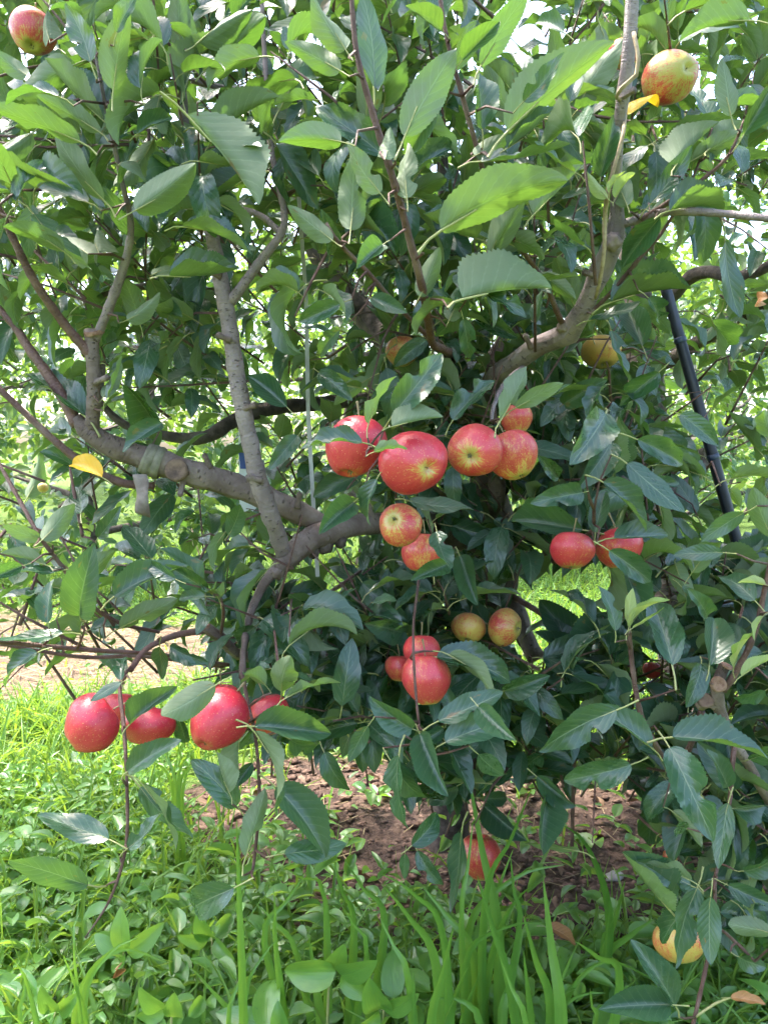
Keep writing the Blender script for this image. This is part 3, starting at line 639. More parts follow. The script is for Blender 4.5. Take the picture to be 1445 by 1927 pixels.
apple(793, 1226, 72, 72, 1.16, (0, -.95, .2), .72, .6, 'red apple just above the lower central apple, mostly covered', 0, G3)
apple(803, 1279, 90, 102, 1.07, (.05, -.97, .15), .72, .8, 'tall red striped apple behind the hanging twig, low in the centre', 3, G3)
apple(752, 1258, 54, 60, 1.2, (0, -.95, .1), .70, .5, 'sliver of a red apple left of the tall striped apple', 2, G3)
apple(172, 1364, 110, 106, .98, (-.72, -.52, .42), 1.0, .5, 'deep red apple at far left of the lower cluster', 1, G2)
apple(281, 1366, 94, 86, 1.04, (-.2, -.90, .3), .95, .5, 'red apple under a dark leaf right of the hanging twig', 0, G2)
apple(222, 1332, 66, 66, 1.12, (0, -.9, .3), .70, .6, 'pale red apple tucked behind the twig between two darker apples', 2, G2)
apple(411, 1356, 111, 122, .98, (-.30, -.62, .72), 1.0, .4, 'glossy crimson apple with calyx at its lower edge under a pale leaf', 3, G2)
apple(415, 1318, 80, 76, 1.10, (0, -.9, .1), .80, .6, 'apple shoulder showing above the glossy crimson apple', 2, G2)
apple(505, 1346, 84, 86, 1.10, (.2, -.9, .1), .80, .6, 'red apple mostly hidden by a leaf right of the crimson apple', 0, G2)
apple(904, 1614, 78, 100, 1.45, (.05, -.97, .15), .66, .9, 'low red striped apple hanging just above the grass blades', 3, G3)
apple(1279, 1772, 94, 86, 1.18, (.15, -.9, .35), .32, .6, 'yellow-green apple under leaves at the lower right', 4, 'apples at the lower right')
apple(1262, 1612, 28, 36, 1.55, (.1, -.9, .3), .45, .6, 'pinkish tip of an apple showing between lower right leaves', 2, 'apples at the lower right')
apple(1262, 144, 98, 118, 1.16, (.30, -.16, .93), .44, .2, 'pale green and rose apple with dark calyx at the top right', 1, G4)
apple(1172, 102, 54, 64, 1.20, (0, -.9, .3), .52, .3, 'pink apple peeping out left of the upright branch at top right', 2, G4)
apple(62, 60, 86, 92, 1.06, (.1, -.9, .35), .58, .4, 'pink apple behind leaves in the top left corner', 0, G4)
apple(1131, 662, 74, 70, 1.50, (0, -.9, .3), .18, 1.0, 'yellow-orange apple behind a leaf right of the grey limb', 2, 'apples in the inner crown')
apple(757, 662, 62, 58, 1.45, (0, -.8, .4), .40, .8, 'small russet orange apple in shade above the middle cluster', 4, 'apples in the inner crown')
apple(81, 918, 20, 21, 3.0, (0, -.9, .3), .25, .6, 'tiny pale apple in the distance below the yellow leaf', 2, G5)
apple(1258, 1100, 15, 14, 3.0, (0, -.9, .3), .05, .8, 'tiny yellow apple far behind at the right', 2, G5)
apple(1228, 1262, 38, 38, 1.7, (0, -.9, .3), .8, .4, 'red apple patch deep among the right tree leaves', 2, G5)

# ------------------------------------------------------------------ leaves placed one by one
#   photo base x, y -> tip x, y, width in photo pixels, t = upper side / u = underside towards us, metres (None: from the wood beside it), material
LV = """
213 168 243 28 56 u|190 140 85 10 36 u|150 265 8 200 42 u|110 180 8 152 36 t|185 245 85 175 40 u|195 225 80 130 34 t|225 310 205 240 62 u .95|195 375 80 268 50 u|255 395 372 318 62 u .93|352 215 500 362 84 u .92
370 240 500 300 62 t .98|375 302 500 316 32 t .95|470 330 350 400 52 t|345 425 487 442 36 t .97|318 518 445 522 38 t .98|270 170 370 135 42 t|300 180 285 300 52 u|395 125 510 50 46 u|375 78 468 18 58 u|345 110 335 5 62 u
170 115 130 0 62 t|265 165 270 60 40 t|92 70 60 -12 46 u 1.0|165 380 62 340 42 t|30 378 72 280 46 t|120 472 38 410 40 u|165 477 98 425 42 u|185 472 138 395 56 u|245 440 224 380 46 t|625 452 545 383 54 u
660 432 672 292 68 u|520 270 602 382 60 t|722 292 588 190 78 t 1.0|642 266 530 238 46 u|715 362 640 268 56 u|525 206 592 95 46 u|640 132 548 58 52 u|650 92 588 -8 58 u|705 165 690 -25 74 t .88|505 262 488 190 42 t
640 572 558 612 46 t|240 602 296 558 42 u|290 516 312 462 50 u|570 602 622 540 50 t|762 256 838 76 90 u .84|955 246 1132 74 92 u .88|830 432 1030 290 82 u .86|905 302 1070 302 52 t|766 372 755 248 58 u|905 122 986 -8 52 u
908 242 894 118 60 t|895 292 953 248 46 u|920 482 952 418 62 u|970 427 970 360 38 u|1005 402 1097 318 42 u|870 562 1032 488 56 u|845 602 882 520 52 u|950 520 1082 542 42 t|1130 332 1141 233 44 t|1180 386 1168 284 40 u
1145 362 1161 320 15 u 1.0 young|1142 372 1104 325 28 u 1.0 young|1158 372 1182 330 16 u 1.0 young|1225 382 1302 308 46 t|1270 312 1347 213 52 u|1300 302 1396 260 32 u|1330 282 1406 203 42 u|1375 217 1350 98 56 u|1335 227 1318 130 46 t|1400 252 1455 148 62 t
1085 202 1157 78 74 u 1.12|1105 217 1152 128 46 t|955 277 1052 223 42 t|830 57 758 28 42 t|825 195 768 282 52 t|1410 37 1272 35 32 u|1365 452 1376 592 62 t 1.12|1242 408 1192 462 56 t|1150 567 1292 520 44 t|1015 515 1082 562 36 u
1260 395 1377 358 36 t|1110 602 1206 590 26 t|1340 602 1402 642 56 t|790 557 836 473 46 u|725 297 736 228 46 u|870 112 932 58 46 t|1068 470 1140 420 48 t|985 190 1060 130 52 t|1000 150 950 60 46 t|1060 60 1000 0 48 t
540 766 474 698 54 t|305 795 244 852 46 t 1.12|290 796 275 720 60 t 1.2|195 747 210 684 40 u|200 750 249 680 27 t|160 782 32 668 54 t|192 898 110 860 34 t 1.08 yellow|52 936 79 864 42 u|80 1016 24 985 38 u|80 1016 123 955 46 u
152 967 128 920 52 t|85 1062 -4 1040 28 u|42 1065 -12 1086 32 t|120 1072 24 1080 22 t|125 1132 206 1024 48 u|150 1160 186 1060 84 t .98|215 1122 327 1034 64 t 1.0|90 1172 70 1088 44 t .98|118 1192 8 1206 30 t|70 1228 -16 1272 38 t
185 1012 236 964 42 t|412 1127 408 1070 48 u|390 1112 328 1058 48 t|385 1122 320 1126 27 t|225 1182 332 1134 44 u|600 1162 560 1088 58 t|665 945 590 1002 44 t .97|708 902 664 987 36 t .95|682 832 566 813 42 t .88|693 797 722 700 32 u .90
520 1202 602 1150 52 t|430 1007 486 950 52 t|530 1302 546 1230 68 u 1.0|300 1217 280 1277 48 t|320 1217 387 1240 42 t|228 1280 210 1228 34 t|480 1180 420 1230 40 t|640 1120 690 1190 52 t|560 1240 620 1290 44 t|330 1090 260 1060 40 t
742 777 828 658 72 t .93|738 802 826 774 40 u .90|704 850 768 828 24 u .87|852 790 918 690 52 t|940 792 1020 678 38 u .95|970 767 1052 724 40 u .97|1090 682 1008 716 44 t|1140 778 1068 866 88 t 1.0|1145 652 1172 782 46 t|1200 827 1317 870 64 t 1.02
1180 872 1277 960 62 t 1.02|1135 907 1247 976 56 t 1.0|1097 927 1010 946 58 t 1.0|1150 832 1098 922 62 t 1.08|1120 1002 1130 912 40 t 1.08|1096 997 962 974 62 t 1.14|1155 1012 1278 1005 42 t 1.02|1146 1036 1250 1100 62 t 1.0|850 990 957 1010 60 t|915 1032 1022 1086 50 t
930 977 1012 1052 42 t|822 1000 836 1078 52 t 1.0|840 1062 780 1086 42 t 1.02|865 1047 892 1127 50 t|822 1236 984 1238 46 t 1.06|845 1232 952 1278 42 u 1.05|835 1162 873 1150 26 t|1118 1172 1062 1085 34 t|1158 1187 1145 1098 44 t|1265 1252 1262 1113 86 t .98
1106 1232 1008 1138 66 t|1086 1257 1010 1185 52 t|1215 1282 1143 1193 64 t|1120 1272 1136 1213 50 t|1452 1012 1398 918 48 u|1452 822 1404 768 42 u|1022 832 998 788 42 t|1310 967 1274 888 46 t|1335 1252 1372 1148 64 t|1270 1062 1306 1122 46 u
770 942 868 976 38 t 1.1|760 1192 698 1158 62 t|880 940 830 905 40 t|1400 965 1340 1005 48 t|1360 1040 1290 1035 44 t|1420 1130 1370 1060 52 t|1240 700 1180 760 48 t|1280 780 1340 830 46 t|1050 900 1010 870 40 t|1330 1160 1290 1120 46 t
1183 1180 1226 1098 19 u .99 young|1183 1178 1171 1108 15 u .99 young|1190 1182 1252 1150 17 u .98 young|1186 1176 1195 1120 15 u 1.0 young|1380 1256 1383 1178 15 u 1.03 young|1395 1272 1452 1224 32 u 1.0 young|1440 1100 1395 1085 18 u 1.0 young|1435 1160 1408 1200 14 u 1.0 young
228 1285 174 1316 26 t .94|245 1362 322 1288 46 t .93|405 1290 300 1347 64 u .92|240 1452 332 1374 52 t .92|270 1477 360 1587 30 u .93|264 1482 346 1590 46 t .96|240 1597 322 1532 42 t .93|205 1580 70 1548 52 t .93|165 1667 50 1594 78 t .92|445 1517 384 1420 48 t .93
432 1492 394 1422 18 u .92|480 1377 582 1493 38 u .93|520 1482 642 1576 62 t .96|535 1607 650 1610 50 t .94|462 1612 502 1500 38 u .93|440 1672 312 1747 70 t .91|480 1367 622 1370 58 t .94|545 1392 602 1452 58 t .98|610 1417 652 1492 46 t|692 1367 648 1432 44 t
540 1312 634 1261 32 u .96|475 1437 438 1477 27 t|350 1397 344 1338 34 t 1.08|450 1390 442 1467 16 u|620 1330 690 1290 52 t|700 1230 640 1280 48 t|590 1300 660 1340 44 t|500 1290 470 1240 36 u 1.0
825 1357 947 1298 52 t .94|838 1397 962 1334 54 t .93|775 1372 693 1324 52 t|790 1382 832 1464 62 t|750 1422 735 1562 48 t|735 1432 797 1517 54 t|1160 1337 1023 1416 74 t .95|1226 1407 1128 1328 44 t .97|1110 1377 1048 1457 64 t|1187 1440 1056 1492 70 t .97
940 1437 1052 1452 46 t|1260 1407 1302 1517 88 t .95|1265 1387 1437 1370 46 t .96|1230 1490 1224 1612 62 t|1370 1512 1335 1622 48 t .98|1265 1527 1327 1572 30 u|1300 1657 1204 1605 30 u .97|1260 1712 1150 1598 46 t .97|1300 1667 1178 1610 47 t .98|1312 1672 1250 1806 68 t .98
1337 1688 1318 1806 58 t .95|1150 622 1166 732 46 t 1.3|802 640 742 688 40 t 1.3|1300 1700 1228 1790 40 t 1.02|1370 1667 1452 1696 42 t|1452 1757 1374 1745 44 u|1390 1802 1452 1847 47 t|1270 1892 1198 1780 54 t .96|1262 1892 1123 1890 58 t .95|775 1592 847 1540 48 t|762 1607 755 1657 27 t|785 1602 826 1667 40 t|868 1567 858 1714 44 t 1.35
910 1517 982 1570 52 t|1030 1502 980 1572 62 t|1010 1462 1077 1510 44 t|1090 1602 988 1580 34 u|1370 1482 1328 1410 42 t|1380 1522 1452 1540 47 t|910 1502 976 1510 30 t|1000 1302 1082 1332 47 t|900 1420 960 1480 50 t|860 1480 800 1530 46 t
1400 1640 1452 1600 44 t|1290 1560 1240 1520 44 t|1410 1430 1452 1380 46 t|1320 1250 1290 1310 46 t|1130 1300 1090 1250 48 t|950 1300 1010 1260 46 t|900 1330 960 1390 50 t|1020 1420 980 1480 52 t|1440 1300 1400 1340 38 t|1420 1700 1452 1740 40 t
380 100 430 40 46 u|110 90 55 40 46 t|60 250 -8 300 42 u|50 140 -10 95 40 u|260 250 320 200 40 t|430 250 470 190 42 t|560 150 610 90 44 t|600 330 560 260 46 t|440 30 500 -20 48 t|220 60 265 -15 46 t
720 460 660 520 46 t|700 560 760 600 42 t|600 700 660 750 48 t|560 820 520 880 46 t|640 620 580 660 44 t|900 600 960 640 46 t|1000 760 960 730 36 t|880 660 830 620 40 t|1060 760 1110 720 46 t|1220 560 1290 600 48 t
"""
def leaf_matrix(bx, by, tx, ty, w, face, d, L_ratio=0.50, rr=random):
    l = math.hypot(tx - bx, ty - by); ratio = w / l
    if ratio > L_ratio: th = math.acos(max(0.35, L_ratio / ratio)); phi = 0.0
    else: th = abs(rr.gauss(0, 0.22)); phi = math.acos(max(0.25, ratio / L_ratio)) if ratio < 0.45 else rr.uniform(0, 0.35)
    sgn = 1 if (rr.random() < 0.5) else -1
    img = (RV * (tx - bx) + UV * (by - ty)).normalized()
    a = (img * math.cos(th) - FV * (sgn * math.sin(th))).normalized()
    n = -FV; n = (n - a * n.dot(a)).normalized()
    if face == 'u': n = -n
    best = None
    for sg in (-1, 1):
        m = Matrix.Rotation(phi * sg, 3, a) @ n
        if best is None or m.z > best.z: best = m
    L = l * d / FPX / math.cos(th)
    if ratio < 0.45: L *= 1.02
    x = a.cross(best)
    R3 = Matrix((x, a, best)).transposed()
    ws = 1.0 if ratio >= 0.45 or ratio > L_ratio else 0.95
    return R3, L, ws
bp = np.array(BRANCH_PTS)
def wood_depth(x, y, lim=120):
    near = bp[bp[:, 2] < 1.5]
    dd = np.hypot(near[:, 0] - x, near[:, 1] - y); i = int(np.argmin(dd))
    return (near[i], dd[i]) if dd[i] < lim else (None, dd[i])
NLEAF = {0: 0, 1: 0}; TWIGS = []
def hand_leaf(bx, by, tx, ty, w, face, d=None, mat='leaf', owner=None):
    if owner is None: owner = tree2 if (bx > 1130 and by > 1085) or bx > 1390 and by > 650 else tree
    if d is None:
        nb, dist = wood_depth(bx, by)
        if nb is not None: d = nb[2] - 0.015 - min(dist, 60) * 0.0006 + random.uniform(-0.02, 0.02)
        else: d = (0.98 if by < 620 else 1.12 if by < 1150 else 1.12) + random.uniform(-0.05, 0.08)
        for (ax, ay, ar, ad) in APPLES:
            for t in (0.0, 0.25, 0.5, 0.75, 1.0):
                if math.hypot(bx + (tx - bx) * t - ax, by + (ty - by) * t - ay) < ar * 1.0 + w * 0.35 and d < ad + 0.05: d = ad + 0.075
    i = random.choice(STRAIGHT)
    R3, L, ws = leaf_matrix(bx, by, tx, ty, w, face, d)
    o = mesh_obj('leaf', hero_mesh(i, mat), owner)
    p = P(bx, by, d)
    o.matrix_basis = Matrix.Translation(p) @ R3.to_4x4() @ Matrix.Diagonal((L * ws, L, L, 1))
    # a short spur from the stalk back to the wood
    root = p - R3.col[1] * (0.25 * L) - R3.col[2] * (0.08 * L)
    q = proj(root); dd = np.hypot(bp[:, 0] - q[0], bp[:, 1] - q[1]) + np.abs(bp[:, 2] - q[2]) * 500; k = int(np.argmin(dd))
    tgt = P(bp[k, 0], bp[k, 1], bp[k, 2])
    ln = (tgt - root).length
    if 0.008 < ln < 0.085 and mat != 'yellow': TWIGS.append((root, tgt, owner))
    NLEAF[0 if owner == tree else 1] += 1
for row in LV.strip().replace('\n', '|').split('|'):
    q = row.split()
    bx, by, tx, ty, w = map(float, q[:5])
    d = float(q[6]) if len(q) > 6 else None
    hand_leaf(bx, by, tx, ty, w, q[5], d, q[7] if len(q) > 7 else 'leaf')
def spur_mesh(a, b, r0, r1):
    m = (a + b) * 0.5 + Vector((random.uniform(-1, 1), random.uniform(-1, 1), random.uniform(-0.3, 1))) * (b - a).length * 0.12
    return tube_data([(*a, r0), (*m, (r0 + r1) / 2), (*b, r1)], sides=5, step=0.03, lumps=0.05)
for a, b, ow in TWIGS:
    v, f, u = spur_mesh(a, b, 0.0010, 0.0019)
    mesh_obj('spur', np_mesh('spur', v, f, M['twig'], u), ow)

# ------------------------------------------------------------------ inner crown: leafy shoots behind the single leaves
def density(x, y):
    """How leafy the crown is in this direction (openings where the orchard floor shows)."""
    if y > 1500 and x < 1180: return 0.0
    if y > 1760: return 0.0
    dn = 1.0
    if x < 430 and y > 1250: dn = 0.0
    if x < 430 and 1080 < y <= 1250: dn = 0.30
    if x < 430 and 760 < y <= 1080: dn = 0.32
    if x < 480 and 600 < y <= 760: dn = 0.6
    if 960 < x < 1160 and 1060 < y < 1160: dn = 0.0
    if 380 < x < 760 and y > 1400: dn = 0.0
    if 930 < x < 1240 and y > 1470: dn = 0.0
    if 560 < x < 640 and 1020 < y < 1110: dn = 0.2
    if y < 450 and x < 500: dn = 0.75
    if 430 < x < 720 and 540 < y < 1080: dn = min(dn, 0.45)
    if x > 1230 and 600 < y < 1010: dn = min(dn, 0.40)
    if 900 < x < 1100 and y < 140: dn = 0.4
    return dn
APP = np.array(APPLES)
KEEP = [(520, 1076, 468, 1180, 8, 1.22), (915, 905, 945, 975, 16, 1.5), (985, 1190, 1010, 1235, 10, 1.9), (1275, 620, 1375, 950, 22, 1.66), (1190, -50, 1162, 250, 22, 1.08), (910, 740, 1068, 628, 34, 1.4), (1068, 628, 1160, 400, 30, 1.25), (405, 440, 475, 850, 30, 1.16), (475, 850, 533, 1050, 30, 1.25),
        (1215, 408, 1445, 410, 20, 1.13), (146, 790, 600, 985, 34, 1.3), (715, 985, 530, 1050, 30, 1.4), (563, 360, 599, 1075, 12, 1.40), (437, 565, 530, 438, 18, 1.13), (795, 540, 735, 320, 16, .95), (175, 800, 176, 620, 24, 1.16)]
def clear_of(cx, cy, cd):
    for (x0, y0, x1, y1, r, d) in KEEP:
        if cd < d:
            dx, dy = x1 - x0, y1 - y0; t = max(0, min(1, ((cx - x0) * dx + (cy - y0) * dy) / (dx * dx + dy * dy)))
            if math.hypot(cx - x0 - dx * t, cy - y0 - dy * t) < r + 26: return False
    return True
CL = {tree.name: [], tree2.name: []}; TWM = {tree.name: [], tree2.name: []}
def crown(owner, n, xr, yr, dr, near_guard=True, name='foliage', dmin=1.34):
    pos, dirs, ups, sc = [], [], [], []; tw = []
    made = 0
    while made < n:
        x, y = random.uniform(*xr), random.uniform(*yr); d = random.uniform(*dr)
        xs, ys = min(max(x, 0), IW), min(max(y, 0), IH)
        if random.random() > density(xs, ys): continue
        p = P(x, y, d)
        if p.z < 0.25 or p.z > 2.7: continue
        made += 1
        out = Vector((p.x - 0.25, (p.y - 1.9) * 0.7, 0.25)).normalized()
        ax = (out * 0.7 + Vector((random.gauss(0, .5), random.gauss(0, .5), random.gauss(0.35, .5)))).normalized()
        ln = random.uniform(0.10, 0.26); k = random.randint(7, 12)
        a = p - ax * ln * 0.5
        bend = Vector((0, 0, random.uniform(-0.10, 0.05)))
        tw.append((a, p + bend * 0.2, p + ax * ln * 0.5 + bend))
        th = random.uniform(0, 6.28); o1 = ax.orthogonal().normalized(); o2 = ax.cross(o1)
        for j in range(k):
            t = (j + 0.6) / k; th += 2.4
            q = a.lerp(p + ax * ln * 0.5 + bend, t)
            rad = o1 * math.cos(th) + o2 * math.sin(th)
            dv = (rad * 0.85 + ax * random.uniform(0.1, 0.9) + Vector((0, 0, random.uniform(-0.45, 0.15)))).normalized()
            L = random.uniform(0.055, 0.106)
            c = q + dv * L * 0.75; cx, cy, cd = proj(c)
            if near_guard:
                m = (np.hypot(APP[:, 0] - cx, APP[:, 1] - cy) < APP[:, 2] + 36) & (APP[:, 3] + 0.03 > cd)
                if m.any(): continue
                if random.random() > density(min(max(cx, 0), IW), min(max(cy, 0), IH)) * 1.6: continue
                if cd < dmin or not clear_of(cx, cy, cd): continue
            up = (Vector((0, 0, 1)) + ax * 0.3 + Vector((random.gauss(0, .45), random.gauss(0, .45), random.gauss(0, .3))))
            pos.append(q + dv * L * 0.24); dirs.append(dv); ups.append(up); sc.append(L)
    CL[owner.name].append((np.array(pos), np.array(dirs), np.array(ups), np.array(sc)))
    TWM[owner.name] += tw
    return len(pos)
nl = crown(tree, 460, (-420, 1250), (-520, 1500), (1.42, 2.55))
nl += crown(tree, 100, (-150, 1250), (-250, 640), (1.15, 1.7), dmin=1.13)
nl += crown(tree, 42, (-60, 1400), (-150, 560), (0.98, 1.25), dmin=.95)
nl += crown(tree, 70, (520, 1180), (640, 1000), (1.3, 1.7), dmin=1.28)
nl += crown(tree, 130, (-200, 1500), (-350, 360), (1.6, 2.7))
nl += crown(tree, 24, (-60, 620), (1020, 1240), (1.02, 1.5), dmin=1.0)
nl += crown(tree, 26, (430, 700), (1080, 1400), (1.1, 1.5), dmin=1.08)
nl += crown(tree, 16, (-60, 420), (560, 1020), (1.22, 1.6), dmin=1.2)
nl += crown(tree, 82, (640, 1130), (1060, 1480), (1.25, 1.75), dmin=1.2)
nl2 = crown(tree2, 250, (1020, 2100), (-420, 1720), (1.5, 3.1))
nl2 += crown(tree2, 120, (1120, 1650), (620, 1720), (1.2, 1.7), dmin=1.14)
for ow, have in ((tree, NLEAF[0]), (tree2, NLEAF[1])):
    pos, dirs, ups, sc = (np.concatenate([c[i] for c in CL[ow.name]]) for i in range(4))
    fr = frames(dirs, ups)
    cen = pos + dirs * sc[:, None] * 0.5 - np.array(CAM)
    dep = cen @ np.array(FV); px = IW / 2 + cen @ np.array(RV) * FPX / dep; py = IH / 2 - cen @ np.array(UV) * FPX / dep
    inside = (px > 0) & (px < IW) & (py > 0) & (py < IH)
    order = np.argsort(np.where(inside, dep - sc * 2, 99))          # those that show largest become leaves of their own
    own = order[:max(0, 300 - have)]; rest = order[max(0, 300 - have):]
    for i in own:
        o = mesh_obj('leaf', hero_mesh(random.randrange(len(HERO))), ow)
        o.matrix_basis = Matrix.Translation(Vector(pos[i])) @ Matrix(fr[i].tolist()).to_4x4() @ Matrix.Diagonal((sc[i], sc[i], sc[i], 1))
    o = merged('foliage', MID, pos[rest], fr[rest], sc[rest], [M['leaf'], M['petiole']], ow); o['kind'] = 'stuff'
    VV, FF, UU = [], [], []; off = 0
    for a, b, c in TWM[ow.name]:
        v, f, u = tube_data([(*a, 0.0028), (*b, 0.0021), (*c, 0.0012)], sides=4, step=0.06, lumps=0.05)
        VV += v; FF += [tuple(i + off for i in q) for q in f]; UU += u; off += len(v)
    o = mesh_obj('twig_mass', np_mesh('twig_mass', VV, FF, M['twig'], UU), ow); o['kind'] = 'stuff'
# ------------------------------------------------------------------ orchard rows behind
def back_tree(x, y, h, w, label, n, seed, leafsize=0.085, skirt=0.25):
    r = random.Random(seed); z0 = ground_z(x, y)
    t = empty('apple_tree', (x, y, z0)); tag(t, label, 'tree', 'apple trees of the orchard')
    tube('trunk', [(x, y, -0.05, 0.08), (x + r.uniform(-.05, .05), y, 0.4, 0.06), (x + r.uniform(-.15, .15), y + r.uniform(-.1, .1), 1.0, 0.05), (x + r.uniform(-.2, .2), y, h * 0.55, 0.035), (x + r.uniform(-.2, .2), y, h * 0.9, 0.012)], M['old_bark'], t, sides=10, step=0.12, lumps=0.12, seed=seed)
    for k in range(7):
        a = k * 2.4 + r.uniform(-.3, .3); z = 0.35 + h * 0.55 * k / 7; l = w * r.uniform(0.3, 0.48)
        tube('limb', [(x, y, z, 0.035), (x + math.cos(a) * l * .5, y + math.sin(a) * l * .5, z + 0.12, 0.024), (x + math.cos(a) * l, y + math.sin(a) * l, z + r.uniform(-.1, .5), 0.009)], M['old_bark'], t, sides=6, step=0.12, seed=seed + k)
    pos, dirs, ups, sc = [], [], [], []
    # uneven crown: leafy clumps spread through an egg shape, gaps between
    clumps = []
    while len(clumps) < n // 22:
        a = r.uniform(0, 6.28); zz = r.uniform(skirt, h); f = (zz - skirt) / (h - skirt)
        rad = w * 0.5 * (math.sin(math.pi * min(1, 0.22 + 0.78 * f)) ** 0.6) * (r.uniform(0.25, 1.0) ** 0.5) * r.uniform(.8, 1.1)
        clumps.append((x + math.cos(a) * rad, y + math.sin(a) * rad, z0 + zz, a))
    for (cx, cy, cz, a) in clumps:
        ax = Vector((math.cos(a) * .7 + r.gauss(0, .4), math.sin(a) * .7 + r.gauss(0, .4), r.gauss(.4, .5))).normalized(); ln = r.uniform(.15, .35)
        o1 = ax.orthogonal().normalized(); o2 = ax.cross(o1); th = r.uniform(0, 6)
        for j in range(22):
            th += 2.4; t_ = r.uniform(-.5, .5)
            dv = ((o1 * math.cos(th) + o2 * math.sin(th)) + ax * r.uniform(-.1, .8) + Vector((0, 0, r.uniform(-.4, .2)))).normalized()
            pos.append(Vector((cx, cy, cz)) + ax * ln * t_ + dv * r.uniform(0.01, 0.09)); dirs.append(dv); sc.append(leafsize * r.uniform(.75, 1.2))
            ups.append(Vector((r.gauss(0, .5), r.gauss(0, .5), 1)))
    o = merged('foliage', FAR, np.array(pos), frames(np.array(dirs), np.array(ups)), np.array(sc), [M['leaf_far'], M['petiole']], t); o['kind'] = 'stuff'
BT = [(-4.9, 6.9, 3.5, 2.5, 4200, 'low bushy apple tree in the second row at the far left edge', .10),
      (-2.5, 6.7, 3.6, 2.6, 5200, 'leafy apple tree in the second row seen under the left limb', .16),
      (-0.2, 7.0, 3.9, 2.5, 5200, 'apple tree in the second row straight behind the big trunk', .22),
      (2.2, 7.2, 3.9, 2.5, 4800, 'apple tree in the second row behind the black pipe', .30),
      (4.6, 7.0, 3.7, 2.5, 3600, 'apple tree in the second row at the far right edge', .25),
      (-6.2, 11.2, 5.2, 3.2, 3200, 'distant apple tree in the third row at the left', .15),
      (-3.4, 11.6, 5.6, 3.2, 3600, 'distant apple tree in the third row left of the middle', .15),
      (-0.7, 11.4, 5.8, 3.2, 3600, 'distant apple tree in the third row behind the middle', .15),
      (2.1, 11.8, 5.6, 3.2, 3600, 'distant apple tree in the third row right of the middle', .15),
      (5.0, 11.5, 5.4, 3.2, 3200, 'distant apple tree in the third row at the right', .15)]
for i, (x, y, h, w, n, lab, sk) in enumerate(BT): back_tree(x, y, h, w, lab, n, 50 + i, 0.10 if y < 9 else 0.13, sk)
# far orchard edge that reads as one mass
def far_wood():
    pos, dirs, ups, sc = [], [], [], []
    for i in range(14000):
        a = random.uniform(-0.95, 0.95); d = random.uniform(17, 24)
        x, y = math.sin(a) * d, math.cos(a) * d; h = 5.6 + 1.8 * noise.noise(Vector((x * .35, y * .1, 0)))
        z = random.uniform(0, 1) ** 0.8 * h
        pos.append((x, y, z)); v = np.array([random.gauss(0, 1), random.gauss(0, 1), random.gauss(0, .6)]); dirs.append(v); ups.append((random.gauss(0, .5), random.gauss(0, .5), 1)); sc.append(random.uniform(.22, .4))
    o = merged('far_wood', FAR, np.array(pos), frames(np.array(dirs), np.array(ups)), np.array(sc), [M['leaf_far'], M['petiole']])
    tag(o, 'distant mass of orchard foliage closing the view', 'foliage', kind='stuff')
far_wood()

# ------------------------------------------------------------------ supports and ties
def pole_thing():
    t = empty('support_pipe', (P(1410, 1090, 2.0).x, P(1410, 1090, 2.0).y, 0)); tag(t, 'black plastic pipe leaning among the leaves at the right', 'pipe')
    a, b = P(1256, 555, 1.62), P(1403, 1080, 1.62); dv = (b - a).normalized()
    e = a + dv * ((a.z + 0.05) / -dv.z)
    tube('pipe_body', [(*(a - dv * 0.02), .0105), (*a, .0110), (*b, .0120), (*e, .0125)], M['pole'], t, sides=16, step=0.08, lumps=0.015)
    for yy in (640, 860):
        q = a.lerp(b, (yy - 555) / 525)
        tube('tie_band', [(*(q - dv * .006), .0125), (*q, .0135), (*(q + dv * .006), .0125)], M['film'], t, sides=14, step=.003, lumps=.05)
pole_thing()
def stake_thing():
    a, b = P(561, 350, 1.38), P(599, 1085, 1.345); dv = (b - a).normalized(); e = b.copy()
    t = empty('stake', e); tag(t, 'thin weathered white rod leaning upright behind the left limb', 'stake')
    v, F = [], []
    n1 = dv.cross(FV).normalized(); n2 = dv.cross(n1)
    for i, p in enumerate((a, a.lerp(e, .3), a.lerp(e, .6), e)):
        for s, q in ((-1, -1), (1, -1), (1, 1), (-1, 1)): v.append(tuple(p + n1 * (0.0033 * s) + n2 * (0.0028 * q) + n1 * 0.004 * math.sin(i * 2)))
    for i in range(3):
        for k in range(4): F.append((i * 4 + k, i * 4 + (k + 1) % 4, i * 4 + 4 + (k + 1) % 4, i * 4 + 4 + k))
    F.append((0, 3, 2, 1)); F.append((12, 13, 14, 15))
    mesh_obj('rod', np_mesh('rod', v, F, M['stake'], smooth=False), t)
stake_thing()
